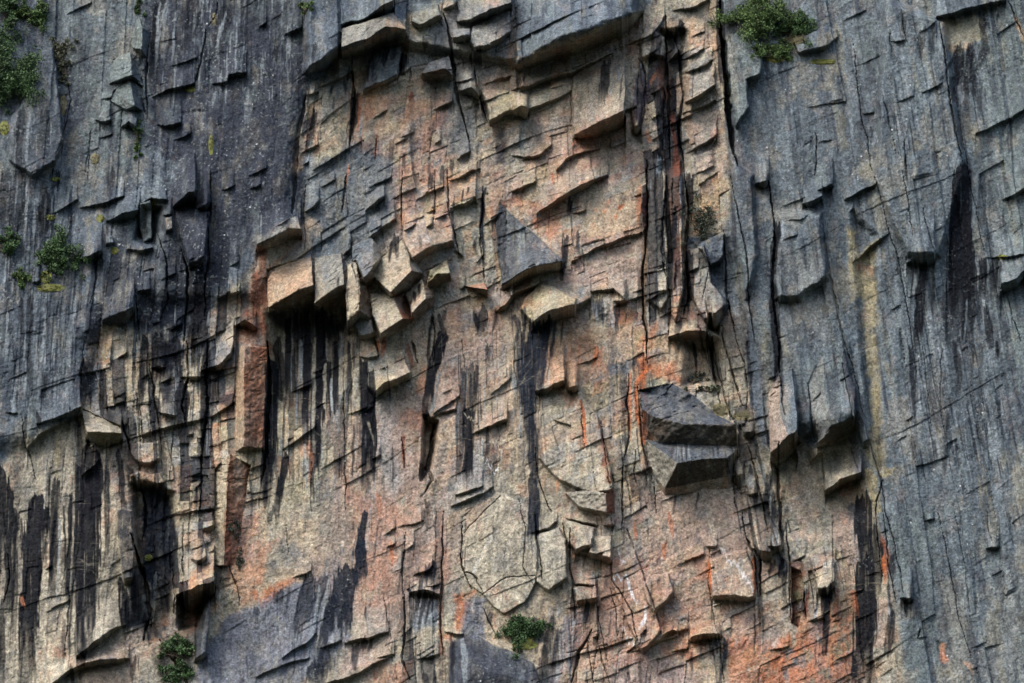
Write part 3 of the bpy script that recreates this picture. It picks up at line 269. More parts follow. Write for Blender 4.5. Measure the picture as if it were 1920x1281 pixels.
 ('C',[(1000,985),(1065,1005),(1066,1085),(1008,1110)],8,.5), ('TG',[(850,910),(930,895),(1000,940),(880,1000)],9,.6), ('C',[(1105,1000),(1150,1005),(1148,1045),(1105,1040)],5,.5), ('C',[(640,1190),(700,1150),(740,1120),(720,1190)],8,.3), ('OB',[(1470,1200),(1560,1185),(1560,1290),(1440,1290),(1440,1230)],12,.5), ('TO',[(850,1120),(1000,1160),(1100,1100),(1060,1290)],16,.3),
 ('O',[(1090,1040),(1330,1050),(1340,1300),(1060,1300)],30,.38), ('TO',[(840,590),(1210,590),(1200,900),(820,900)],30,.4), ('O',[(1480,1150),(1610,1100),(1610,1300),(1430,1300)],24,.4), ('O',[(660,170),(830,190),(830,420),(760,470),(740,300),(670,280)],26,.3), ('P',[(640,900),(860,930),(860,1100),(700,1200),(560,1070),(620,960)],22,.55), ('O',[(660,930),(760,940),(740,1100),(690,1130)],22,.4), ('P',[(1100,930),(1420,930),(1440,1200),(1100,1200)],24,.4), ('O',[(1010,640),(1100,610),(1140,700),(1060,740),(1010,720)],16,.3), ('P',[(700,760),(860,700),(900,900),(760,930)],20,.4), ('GD',[(845,1212),(900,1200),(960,1225),(1010,1260),(1010,1300),(845,1300)],8,.8), ('GD',[(120,60),(200,60),(160,300),(120,280)],20,.2), ('GM',[(0,0),(260,0),(240,420),(0,420)],30,.35), ('G',[(1000,610),(1040,600),(1010,740),(985,900),(975,900),(985,700)],6,.25), ('K',[(150,870),(185,880),(182,960),(160,960)],3,.6),
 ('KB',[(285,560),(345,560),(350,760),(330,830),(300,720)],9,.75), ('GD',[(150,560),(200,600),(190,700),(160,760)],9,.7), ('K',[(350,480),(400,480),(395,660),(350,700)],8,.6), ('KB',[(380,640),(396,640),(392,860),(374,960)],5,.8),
 ('M',[(96,330),(104,250),(132,110),(128,140),(118,220)],7,.3), ('GD',[(85,70),(110,90),(160,200),(120,300),(100,290),(112,160)],9,.3),
]
# stains and drips, plus shade put into a shelf recess: (points, width, strength, colour)
STK = [
 ([(985,600),(975,680),(978,760)],7,.9,'KB'), ([(1028,602),(1016,665),(1012,722)],12,.95,'KB'), ([(870,700),(866,790),(862,880)],9,.8,'KB'), ([(696,700),(700,800),(698,900)],10,.9), ([(105,900),(100,1000),(98,1120)],12,.9), ([(30,960),(28,1080),(26,1200)],9,.75), ([(200,880),(202,960),(198,1060)],8,.8),
 ([(298,10),(292,60),(284,170)],13,.9), ([(312,0),(308,30)],8,.8), ([(355,20),(345,60),(330,115)],22,.5), ([(430,0),(415,60),(405,110)],16,.5), ([(470,10),(460,80)],20,.4), ([(545,10),(540,60)],14,.4), ([(330,20),(322,110)],3,.8,'LG'), ([(425,20),(412,60),(405,100)],3,.8,'LG'), ([(300,10),(290,130)],3,.7,'LG'), ([(316,0),(300,60),(290,140)],2.5,.6,'LG'),
 ([(85,220),(82,290)],18,.6), ([(40,210),(30,320)],14,.6), ([(60,150),(52,260),(50,330)],4,.5,'LG'), ([(35,330),(28,440)],22,.5), ([(85,370),(82,450)],16,.8), ([(10,330),(8,440)],14,.5), ([(212,320),(205,370)],9,.7), ([(110,320),(108,350)],6,.8), ([(262,385),(258,440)],6,.4),
 ([(40,560),(42,640)],6,.6), ([(56,560),(54,650),(58,740)],9,.6), ([(25,640),(30,720)],6,.5), ([(85,700),(82,755)],5,.6), ([(75,620),(70,690)],5,.4), ([(68,640),(72,760)],3,.5,'LG'),
 ([(590,90),(586,120)],5,.8), ([(520,85),(516,112)],5,.8), ([(725,90),(720,118)],9,.9), ([(740,95),(735,120)],8,.6), ([(700,105),(697,140)],4,.7), ([(655,135),(652,155)],5,.8), ([(622,160),(620,180)],4,.8), ([(645,148),(647,168)],5,.7), ([(626,180),(625,200)],4,.6), ([(588,215),(584,260)],9,.85), ([(577,255),(576,278)],6,.8), ([(663,180),(663,230),(655,260)],12,.9), ([(758,100),(753,135)],9,.95), ([(795,78),(797,95)],8,.7), ([(757,290),(757,315)],5,.7), ([(735,270),(733,310)],7,.6), ([(842,100),(848,140)],14,.3), ([(895,100),(898,130)],12,.7), ([(905,180),(912,225)],9,.8), ([(700,25),(715,90)],30,.3), ([(850,305),(846,325)],5,.7),
 ([(1138,118),(1134,150),(1128,185)],13,.85), ([(1128,160),(1124,200)],7,.35), ([(1120,165),(1118,215)],10,.25), ([(1160,130),(1160,150)],5,.6,'LG'), ([(1200,180),(1196,240)],8,.6), ([(1255,60),(1260,90)],9,.9), ([(1278,45),(1282,70)],11,.9), ([(1245,180),(1240,215)],9,.8), ([(1262,150),(1265,190),(1258,220)],8,.8), ([(1248,230),(1252,280)],8,.8), ([(1235,290),(1238,320)],10,.8), ([(1272,215),(1276,280)],8,.9), ([(1300,130),(1300,147)],3,.7), ([(1311,125),(1310,140)],3,.7), ([(1350,10),(1355,120),(1365,180)],14,.9), ([(1362,180),(1372,270)],9,.9), ([(1340,170),(1345,190)],8,.5), ([(1270,245),(1280,290)],5,.8), ([(1182,215),(1186,240)],5,.7),
 ([(1840,50),(1848,90),(1830,140),(1792,148)],10,.7), ([(1800,95),(1796,145)],18,.85), ([(1822,85),(1815,145)],12,.7), ([(1840,30),(1846,60)],10,.7), ([(1812,150),(1814,185)],7,.8), ([(1826,140),(1828,180)],7,.7), ([(1838,160),(1836,210)],8,.6), ([(1786,150),(1792,190)],12,.6), ([(1730,60),(1722,100)],12,.6), ([(1750,60),(1745,110)],10,.5), ([(1697,30),(1694,60)],7,.6), ([(1810,200),(1812,255)],16,.4), ([(1698,290),(1702,345)],5,.8), ([(1750,200),(1740,260)],8,.3),
 ([(1806,325),(1804,400),(1800,480),(1795,560),(1788,640)],32,.98), ([(1816,430),(1822,500),(1822,580),(1816,640)],12,.95), ([(1842,330),(1840,420)],14,.45), ([(1842,490),(1840,560)],13,.9), ([(1858,500),(1860,560)],8,.8), ([(1868,495),(1866,550)],5,.8), ([(1850,580),(1856,640)],12,.85), ([(1783,440),(1788,480)],5,.8), ([(1780,480),(1779,520)],6,.7), ([(1732,502),(1726,550),(1724,620),(1722,640)],14,.97), ([(1751,520),(1749,600)],5,.7), ([(1736,550),(1735,600)],5,.6), ([(1790,640),(1798,700),(1796,740)],8,.75), ([(1770,560),(1768,640)],8,.4), ([(1708,650),(1711,740),(1714,780)],7,.85), ([(1822,640),(1824,720)],5,.5), ([(1868,645),(1868,675)],5,.9), ([(1776,780),(1770,880),(1768,900)],7,.5), ([(1840,650),(1838,760)],6,.4), ([(1458,420),(1452,460),(1448,520)],11,.95), ([(1448,530),(1455,620),(1460,720)],11,.95), ([(1408,345),(1404,400)],8,.4), ([(1560,700),(1570,780)],16,.35), ([(1585,640),(1605,740),(1625,820)],14,.4), ([(1570,420),(1566,480),(1590,600)],28,.3),
 ([(273,400),(272,450)],5,.5), ([(340,400),(338,440)],18,.3), ([(372,500),(368,600),(360,640)],16,.9), ([(400,640),(402,665)],6,.5), ([(272,640),(268,700),(262,760)],13,.95), ([(300,640),(300,690)],28,.9), ([(330,640),(332,700)],14,.9), ([(366,640),(368,690)],7,.8), ([(342,720),(346,760),(338,800)],14,.9), ([(388,660),(384,760),(380,860)],14,.9), ([(290,760),(292,800),(300,830)],18,.8), ([(158,690),(155,760)],12,.9), ([(170,680),(168,760)],7,.8), ([(190,700),(192,770)],8,.85), ([(200,760),(212,790)],8,.5), ([(72,780),(72,800)],8,.8), ([(146,790),(148,860),(145,900)],10,.7), ([(170,850),(176,900),(168,960)],32,.95), ([(48,780),(44,810)],5,.6), ([(210,830),(200,870),(205,960)],6,.6), ([(222,850),(228,900),(232,960)],10,.9), ([(365,880),(372,960)],9,.5), ([(415,860),(412,900)],4,.4), ([(405,700),(398,760)],5,.6), ([(420,700),(418,730)],14,.3,'G'),
 ([(0,890),(8,940),(15,1000),(6,1060)],26,.95), ([(68,940),(60,1040),(54,1150),(48,1281)],27,.98), ([(84,960),(82,1010)],16,.95), ([(76,1010),(70,1100),(66,1150)],6,.8), ([(105,960),(98,1030),(95,1080)],6,.85), ([(133,930),(130,1020),(126,1100),(128,1130)],6,.95), ([(150,880),(148,960),(150,1080),(152,1200)],14,.95), ([(176,890),(172,960),(168,1060),(165,1150),(158,1220)],27,.97), ([(225,1090),(232,1140),(240,1190)],13,.95), ([(250,1090),(256,1160)],12,.95), ([(12,1030),(18,1090),(8,1160)],11,.85), ([(2,1130),(4,1281)],9,.8), ([(145,1160),(142,1230)],6,.7), ([(60,1150),(66,1281)],4,.7), ([(35,960),(38,1020)],5,.5), ([(120,1160),(118,1240)],5,.6), ([(158,1230),(150,1250)],12,.8), ([(135,1250),(137,1281)],6,.8), ([(250,1240),(248,1270)],9,.7), ([(292,1080),(290,1130)],5,.5,'LG'), ([(305,1090),(312,1150)],12,.7), ([(270,1160),(280,1200)],8,.8), ([(375,1150),(370,1240)],10,.6),
 ([(540,600),(542,660),(540,710),(541,765)],9,.97), ([(552,590),(555,650),(553,730)],10,.9), ([(575,590),(576,680),(572,760),(573,830)],11,.98), ([(583,640),(584,740)],5,.9), ([(600,590),(601,680),(598,770),(592,830),(592,870)],17,.99), ([(615,680),(617,740),(616,780)],9,.97), ([(628,640),(628,700),(629,770)],9,.97), ([(612,600),(630,640)],22,.8), ([(655,650),(656,700),(654,760)],6,.9), ([(662,640),(660,700)],5,.5), ([(682,680),(684,740),(690,790)],15,.96), ([(692,740),(694,800),(690,860),(688,915)],21,.97), ([(678,760),(678,790)],5,.8), ([(508,680),(510,760),(504,860),(494,940)],20,.97), ([(535,855),(528,900),(518,960)],11,.96), ([(585,870),(584,930)],6,.8), ([(594,830),(598,880)],7,.7), ([(520,640),(528,700),(525,740)],13,.85), ([(566,590),(566,640)],6,.9), ([(590,630),(588,740)],3,.9,'T'), ([(609,690),(609,770)],4,.85,'TG'), ([(621,710),(622,770)],3.5,.9,'LG'), ([(564,640),(566,720)],5,.7,'LG'), ([(588,660),(588,840)],5,.85,'TG'),
 ([(812,600),(806,640),(802,690)],5,.8), ([(832,630),(814,680),(806,730),(796,778)],15,.97), ([(826,600),(834,640)],8,.8), ([(892,590),(890,615)],9,.95), ([(906,580),(902,620)],14,.85), ([(928,590),(926,620)],5,.8), ([(880,690),(884,740),(880,780)],18,.7), ([(895,685),(890,740)],8,.8), ([(876,770),(878,860),(872,900)],14,.95), ([(888,770),(884,830),(884,900)],6,.7), ([(862,850),(860,905)],5,.7), ([(915,810),(910,870)],5,.7), ([(737,840),(737,920)],3,.7,'KB'), ([(862,760),(855,830)],5,.5,'G'), ([(795,880),(790,900)],14,.7), ([(920,640),(917,680)],4,.6,'KB'), ([(815,900),(812,920)],6,.6), ([(800,940),(805,960)],9,.7),
 ([(1003,610),(992,660),(986,720),(990,780),(996,850)],15,.97,'KB'), ([(1020,605),(1008,660),(998,720),(1002,790)],10,.95,'KB'), ([(1040,600),(1036,640),(1030,690)],5,.7,'KB'), ([(1028,600),(1020,640)],7,.7,'KB'), ([(998,790),(1000,860),(1006,900)],13,.9,'KB'), ([(998,900),(1003,940),(1000,990),(1006,1000)],15,.9,'KB'), ([(965,590),(972,620),(966,650)],6,.8,'KB'), ([(980,580),(984,610)],8,.7,'KB'), ([(972,640),(968,700)],5,.5,'KB'), ([(1130,575),(1132,610)],4,.7,'KB'), ([(1120,570),(1122,600)],4,.7,'KB'), ([(1158,570),(1156,610)],5,.7,'KB'), ([(1140,575),(1140,620)],5,.5,'KB'), ([(1062,445),(1060,480),(1052,520)],8,.85,'KB'), ([(1083,440),(1084,480)],6,.8,'KB'), ([(1070,370),(1064,410)],5,.8), ([(938,390),(935,440),(940,480)],18,.5,'K'), ([(908,355),(903,420),(908,500)],6,.95,'KB'), ([(1300,650),(1306,690)],5,.9,'KB'), ([(1330,640),(1340,690),(1350,720)],14,.85), ([(1315,640),(1318,670)],5,.5), ([(1270,645),(1268,680)],6,.5), ([(1148,660),(1146,760),(1146,830)],9,.45,'G'), ([(1248,360),(1246,400),(1248,440)],5,.95), ([(1266,395),(1264,440),(1262,480)],8,.95), ([(1236,300),(1232,330)],8,.7,'LG'), ([(1292,330),(1294,400)],10,.9), ([(1292,480),(1290,560),(1282,580)],14,.9), ([(1210,430),(1208,500),(1206,560)],8,.85,'BN'), ([(1206,560),(1212,640)],7,.9,'BN'), ([(1320,480),(1338,500)],26,.7,'KB'), ([(1275,600),(1270,625)],10,.7,'KB'),  # wide dark blot below the shelf wedge is recess shade, painted
 ([(742,445),(740,475)],9,.9), ([(732,455),(731,485)],4,.9), ([(777,548),(775,570)],5,.9), ([(786,535),(784,560)],4,.9), ([(770,560),(768,580)],3,.8), ([(635,520),(634,535)],4,.8), ([(810,330),(806,350)],8,.8), ([(830,320),(828,350)],6,.8), ([(868,360),(866,375)],4,.9), ([(878,360),(876,370)],4,.9), ([(890,460),(889,478)],4,.8), ([(812,620),(812,600)],10,.6), ([(945,500),(952,520)],8,.6), ([(790,450),(789,472)],4,.6), ([(835,580),(833,600)],6,.7),
 ([(1365,855),(1370,900)],9,.6,'KB'), ([(1380,860),(1376,900)],5,.7,'KB'), ([(1262,830),(1258,850)],5,.5,'KB'), ([(1325,840),(1320,862)],16,.4,'KB'), ([(1385,905),(1384,930)],14,.7,'KB'), ([(1408,880),(1404,900)],6,.8), ([(1440,890),(1436,950),(1440,980)],9,.85), ([(1420,900),(1416,960)],6,.7), ([(1450,930),(1452,990)],8,.85), ([(1310,930),(1307,950)],5,.8,'KB'), ([(1268,930),(1264,960)],4,.7,'KB'), ([(1412,620),(1418,720),(1432,830)],12,.6,'G'),
 ([(1445,1060),(1443,1080)],5,.9), ([(1470,1055),(1468,1090)],13,.95), ([(1452,1058),(1451,1072)],4,.8), ([(1465,985),(1466,1020)],7,.9), ([(1512,1110),(1508,1160)],10,.9), ([(1540,1110),(1552,1120)],12,.8), ([(1556,1105),(1550,1160),(1546,1225)],9,.95), ([(1544,1105),(1546,1150)],9,.9), ([(1618,940),(1622,1000),(1628,1060)],26,.95), ([(1640,1000),(1645,1060),(1638,1120)],20,.85), ([(1622,1060),(1622,1160),(1616,1281)],32,.97), ([(1672,1040),(1673,1085)],9,.9), ([(1672,1150),(1668,1200),(1662,1225)],12,.85), ([(1700,1125),(1700,1155)],5,.9), ([(1605,1250),(1602,1281)],9,.8), ([(1665,1080),(1673,1170)],4,.8),
 ([(1420,1040),(1423,1100)],8,.85), ([(1425,1110),(1428,1200)],9,.6), ([(1362,1200),(1358,1240),(1350,1281)],6,.85,'KB'), ([(1345,1200),(1340,1220)],9,.8,'KB'), ([(1325,1200),(1310,1215)],16,.55,'KB'), ([(1298,1220),(1296,1270)],4,.7,'KB'), ([(1102,1130),(1094,1170)],8,.9,'KB'), ([(1034,1160),(1026,1200),(1020,1240)],10,.75,'KB'), ([(1048,1180),(1040,1230),(1036,1281)],6,.7,'KB'), ([(1075,1110),(1076,1160)],9,.8,'KB'), ([(1004,965),(1003,1000)],11,.7,'KB'), ([(1098,1045),(1095,1060)],4,.6,'KB'), ([(1085,1040),(1082,1060)],4,.6,'KB'), ([(1013,1240),(1014,1281)],6,.8,'KB'), ([(1062,1160),(1050,1260)],10,.4,'BL'), ([(1200,1240),(1202,1281)],5,.6), ([(1177,1240),(1180,1281)],4,.6),
 ([(684,965),(676,1010),(672,1060)],11,.97,'KB'), ([(676,1020),(676,1060)],18,.96,'KB'), ([(650,1080),(640,1120),(625,1160)],36,.93,'KB'), ([(678,1060),(672,1090)],22,.9,'KB'), ([(650,1140),(645,1180)],20,.9,'KB'), ([(625,1120),(612,1180),(600,1230)],16,.9,'KB'), ([(605,1090),(585,1160)],14,.6,'KB'), ([(582,1085),(570,1140),(552,1190)],20,.75,'KB'), ([(540,1110),(532,1160)],5,.5,'KB'), ([(525,1110),(518,1130)],14,.7,'KB'), ([(505,1140),(495,1160)],6,.5,'KB'), ([(483,1140),(480,1150)],9,.7,'KB'), ([(610,1230),(600,1281)],22,.7,'KB'), ([(590,1245),(580,1281)],18,.7,'KB'), ([(668,1206),(664,1250)],9,.8,'KB'), ([(684,1205),(678,1230)],10,.8,'KB'), ([(698,1205),(690,1230)],6,.8,'KB'), ([(802,1060),(796,1100)],6,.9,'KB'), ([(815,1050),(806,1090)],8,.9,'KB'), ([(790,1090),(782,1130),(778,1160)],8,.8,'KB'), ([(800,1110),(790,1150),(786,1180)],7,.8,'KB'), ([(808,1110),(800,1160)],4,.7,'KB'), ([(768,1100),(768,1140)],4,.8,'KB'), ([(660,980),(658,1010)],9,.5,'KB'), ([(800,962),(800,985)],12,.6,'KB'), ([(510,960),(508,975)],12,.7), ([(918,1150),(916,1170)],8,.8,'KB'), ([(870,1200),(872,1281)],9,.6,'LG'), ([(850,1200),(848,1281)],5,.7,'K'), ([(798,1265),(796,1290)],8,.7,'KB'), ([(815,1262),(814,1290)],6,.7,'KB'), ([(598,1105),(590,1160),(575,1220)],4,.7,'LG'), ([(615,1100),(600,1180)],3,.7,'LG'),
 ([(1450,640),(1500,640)],3,.01),
 ([(945,935),(908,985),(872,1022)],15,.55,'C'), ([(950,985),(912,1030),(886,1075)],9,.5,'C'), ([(885,1078),(900,1040),(935,1000)],3,.3,'W'), ([(885,1085),(940,1075),(1000,1070)],2,.4,'BN'), ([(1014,1035),(1040,1090)],3,.7,'C'), ([(1050,1050),(1042,1070)],3,.6,'C'), ([(1150,1012),(1240,960)],2,.01), ([(1325,960),(1345,1020)],3,.7,'C'), ([(1350,1035),(1385,1065),(1410,1110)],4,.5,'W'), ([(1376,1060),(1368,1100)],2.5,.7,'C'), ([(1400,1050),(1385,1070),(1388,1100)],2,.7,'C'), ([(1150,1075),(1175,1085),(1185,1120),(1195,1130)],3,.8,'W'), ([(1210,1135),(1210,1160),(1200,1185)],3.5,.8,'W'), ([(1160,1035),(1172,1060)],3,.6,'W'), ([(1212,980),(1210,1040)],2.5,.5,'C'), ([(1165,1180),(1190,1210)],2,.7,'W'), ([(920,820),(940,850),(935,880),(950,900)],2,.8,'C'), ([(925,830),(955,840)],1.8,.8,'C'), ([(910,870),(940,890)],2,.8,'W'), ([(745,645),(755,660)],2,.6,'C'), ([(905,180),(930,195),(945,175)],2,.5,'T'), ([(1075,200),(1105,225)],2,.6,'C'), ([(1150,80),(1200,165)],2,.3,'C'), ([(1140,280),(1160,320),(1175,330)],2,.5,'C'), ([(1010,460),(1060,490)],2,.4,'LG'), ([(1005,755),(1040,790),(1065,800)],3,.5,'T'), ([(890,785),(870,775)],2,.6,'C'), ([(1140,340),(1165,380),(1180,400)],2,.5,'C'), ([(590,1000),(605,1030),(620,1060)],3,.4,'C'), ([(690,800),(700,830)],3,.4,'C'), ([(1880,1060),(1925,1095)],3,.6,'LG'), ([(1480,1010),(1500,1040),(1512,1045)],4,.6,'C'), ([(1562,1030),(1585,1060)],7,.6,'Y'), ([(1500,960),(1545,985)],3,.5,'T'), ([(1540,640),(1520,660)],2,.3,'LG'), ([(1570,470),(1600,530)],5,.2,'LG'), ([(245,1220),(215,1215),(200,1190)],2,.7,'C'),
 ([(1220,690),(1195,720),(1190,760)],6,.7,'OB'), ([(1192,740),(1196,790),(1208,828)],5,.8,'OB'), ([(1090,755),(1094,790),(1098,838)],4,.85,'OB'), ([(1182,700),(1180,760),(1182,820)],5,.6,'OB'), ([(1044,900),(1045,920)],5,.4,'OB'), ([(1330,1050),(1332,1110)],4,.8,'OB'), ([(1413,1050),(1414,1115)],4,.7,'OB'), ([(1258,970),(1260,1000)],8,.5,'OB'), ([(1245,1015),(1248,1045)],6,.6,'OB'), ([(1190,990),(1192,1010)],6,.6,'OB'), ([(1655,1050),(1660,1100)],5,.7,'OB'), ([(675,175),(672,250)],3,.6,'O'), ([(757,660),(752,620)],2,.01), ([(1075,270),(1100,255),(1122,258)],5,.6,'OB'), ([(1170,385),(1150,410)],4,.7,'OB'), ([(1145,380),(1125,410)],3,.6,'O'), ([(1200,350),(1195,420)],6,.5,'O'), ([(1035,330),(1038,345)],5,.8,'O'), ([(1118,660),(1114,685)],6,.6,'OB'), ([(1085,650),(1086,700)],4,.5,'O'), ([(710,320),(650,320)],4,.01), ([(653,320),(650,345)],5,.7,'O'), ([(707,255),(704,295)],3,.8,'R'), ([(770,175),(773,190)],6,.8,'R'), ([(720,640),(718,665)],9,.8,'R'), ([(710,640),(708,660)],4,.8,'OB'), ([(765,650),(772,690)],6,.7,'R'), ([(757,820),(757,880)],5,.8,'R'), ([(650,900),(652,960)],6,.5,'R'), ([(585,850),(580,900)],6,.4,'O'), ([(710,930),(712,970)],7,.6,'O'), ([(735,1020),(734,1060)],5,.6,'OB'), ([(1118,220),(1122,240)],4,.3,'O'), ([(1215,250),(1212,262)],9,.7,'O'), ([(1228,140),(1222,152)],6,.7,'O'), ([(425,960),(432,1080)],9,.6,'R'), ([(432,860),(428,960)],9,.5,'R'), ([(40,1120),(46,1140)],4,.8,'O'), ([(1515,1120),(1512,1160)],8,.5,'R'), ([(1570,1110),(1566,1170)],7,.6,'R'), ([(1600,1110),(1605,1150)],8,.4,'OB'),
]
# roughness of the broken rock: (amount, outline, softness); 0.35 elsewhere
RGH = [
 (.62,[(570,60),(960,-40),(1250,40),(1360,60),(1380,640),(1480,860),(1440,1100),(1300,900),(1160,960),(1040,560),(930,600),(700,740),(640,560),(480,560),(540,420)],30),
 (.7,[(160,560),(480,560),(500,900),(440,1150),(330,1200),(240,1240),(160,820)],25), (.32,[(700,560),(960,600),(940,960),(840,1281),(640,1281),(700,960)],40), (.6,[(1150,960),(1500,900),(1700,1281),(1000,1281)],30),
 (.2,[(1075,150),(1195,100),(1195,200),(1075,250)],12), (.25,[(1080,350),(1205,330),(1205,430),(1080,460)],14), (.2,[(0,840),(150,800),(240,960),(235,1180),(0,1281)],14), (.25,[(540,620),(700,620),(690,900),(560,960)],18), (.15,[(870,1010),(930,930),(1000,1000),(990,1120),(900,1100)],8), (.25,[(1040,600),(1200,600),(1180,700),(1060,710)],14), (.2,[(1240,640),(1330,640),(1340,720),(1230,710)],8), (.25,[(400,1200),(640,1070),(650,1190),(400,1281)],12), (.2,[(1215,940),(1380,910),(1400,1020),(1215,1040)],12), (.4,[(1010,740),(1150,740),(1150,920),(1010,880)],12), (.3,[(680,180),(740,180),(740,240),(680,250)],8), (.3,[(1150,940),(940,940),(1060,960)],8),(.5,[(160,640),(240,640),(240,740),(180,740)],8),
]
# broad relief: (depth, outline, softness)
CLM = [(.0,[(1,1),(2,1),(2,2)],2), (1.0,[(150,470),(400,440),(480,560),(450,700),(420,1100),(330,1180),(250,900),(160,780)],22), (1.0,[(1195,60),(1290,40),(1292,600),(1196,600)],12), (.8,[(1290,560),(1400,560),(1470,850),(1490,1160),(1400,1060),(1360,860)],16), (.8,[(745,960),(830,960),(830,1290),(745,1290)],12), (.9,[(1160,680),(1215,680),(1230,960),(1160,960)],10), (.7,[(490,600),(680,600),(690,900),(500,900)],16), (.5,[(1050,1100),(1180,1060),(1240,1290),(1060,1290)],14), (.5,[(1440,420),(1470,420),(1475,800),(1445,800)],8), (.5,[(1500,1060),(1680,960),(1690,1290),(1510,1290)],14), (.45,[(0,840),(240,820),(240,1200),(0,1290)],16), (.35,[(0,320),(160,320),(150,760),(0,790)],16),(.5,[(840,840),(900,600),(1040,590),(1000,900),(880,900)],14),(.35,[(1680,480),(1880,480),(1880,800),(1700,900)],20)]
BIG = [
 (9,[(-900,-800),(560,-800),(575,140),(540,420),(480,560),(400,560),(280,560),(160,640),(150,770),(50,830),(-900,900)],22), (13,[(1366,-800),(2900,-800),(2900,1700),(1720,1700),(1640,960),(1600,790),(1490,810),(1400,560),(1370,420)],24),
 (14,[(575,-800),(1250,-800),(1190,30),(1060,70),(968,122),(700,70),(640,92),(575,135)],10), (-20,[(512,590),(560,570),(640,570),(652,600),(648,700),(600,780),(512,760)],20), (-18,[(250,900),(320,930),(330,1080),(300,1200),(250,1170),(262,1050)],14), (-26,[(335,1120),(395,1100),(372,1180),(340,1180)],8), (-16,[(1290,640),(1340,640),(1350,720),(1290,720)],14), (-20,[(795,780),(820,790),(812,850),(806,880),(790,900)],5),
 (-8,[(1455,860),(1500,830),(1520,860),(1560,850),(1600,850),(1620,960),(1560,1000),(1470,1000)],14), (8,[(870,1700),(840,1200),(1020,1210),(1030,1700)],8), (14,[(1660,0),(1770,40),(1810,330),(1760,480),(1700,480),(1640,340)],8), (-8,[(1600,400),(1640,440),(1650,880),(1630,820)],9), (10,[(1455,400),(1540,400),(1552,520),(1500,560),(1456,560)],8), (-16,[(270,385),(300,390),(290,460),(255,450)],8), (10,[(1370,300),(1410,330),(1420,480),(1400,560),(1375,430)],6), (4,[(-900,200),(30,220),(100,300),(100,400),(-900,420)],30),
 (-14,[(1240,60),(1285,60),(1290,320),(1240,320)],10), (-12,[(1330,590),(1350,590),(1345,625),(1325,615)],4), (10,[(560,-800),(640,40),(640,90),(575,134)],8), (4,[(1490,540),(1560,480),(1600,640),(1600,780),(1500,810),(1460,640)],14),
]
SPK = [(.9,[(-40,-40),(570,-40),(560,420),(150,780),(-40,800)],30), (.9,[(480,80),(650,60),(580,300),(480,420)],20), (.7,[(1380,120),(1940,-40),(1940,1300),(1720,1300),(1600,780),(1380,500)],40), (1.2,[(860,1200),(1010,1230),(1010,1290),(860,1290)],14), (1.0,[(1590,930),(1640,940),(1640,1060),(1600,1060)],10), (.8,[(400,1180),(660,1080),(650,1281),(380,1281)],20), (.8,[(1200,720),(1340,760),(1380,830),(1220,830)],12),(.5,[(600,320),(720,330),(640,540),(590,520)],14),(.5,[(1170,1220),(1300,1220),(1300,1290),(1150,1290)],20)]
# strips of tiny drips: (outline, density)
DRP = [([(0,320),(160,330),(160,760),(0,780)],.55), ([(280,-20),(560,-20),(560,200),(280,200)],.5), ([(520,600),(700,600),(700,900),(520,940)],.5), ([(900,590),(1060,590),(1040,780),(860,920),(850,700)],.45), ([(0,860),(240,860),(240,1200),(0,1290)],.3), ([(1700,480),(1900,480),(1900,900),(1700,900)],.5), ([(1660,150),(1860,50),(1860,300),(1680,300)],.4), ([(1360,840),(1480,860),(1480,1100),(1380,1080)],.5), ([(1110,560),(1160,560),(1160,620),(1110,620)],.7), ([(740,1040),(830,1040),(830,1281),(740,1281)],.4), ([(260,560),(400,560),(400,900),(260,760)],.5), ([(1190,60),(1300,60),(1300,620),(1190,620)],.35), ([(480,1080),(680,1060),(660,1260),(400,1281)],.35),([(1020,1130),(1120,1130),(1080,1290),(1010,1290)],.5),([(1300,1190),(1360,1190),(1360,1240),(1290,1240)],.6),([(1250,830),(1380,840),(1370,866),(1260,866)],.6)]
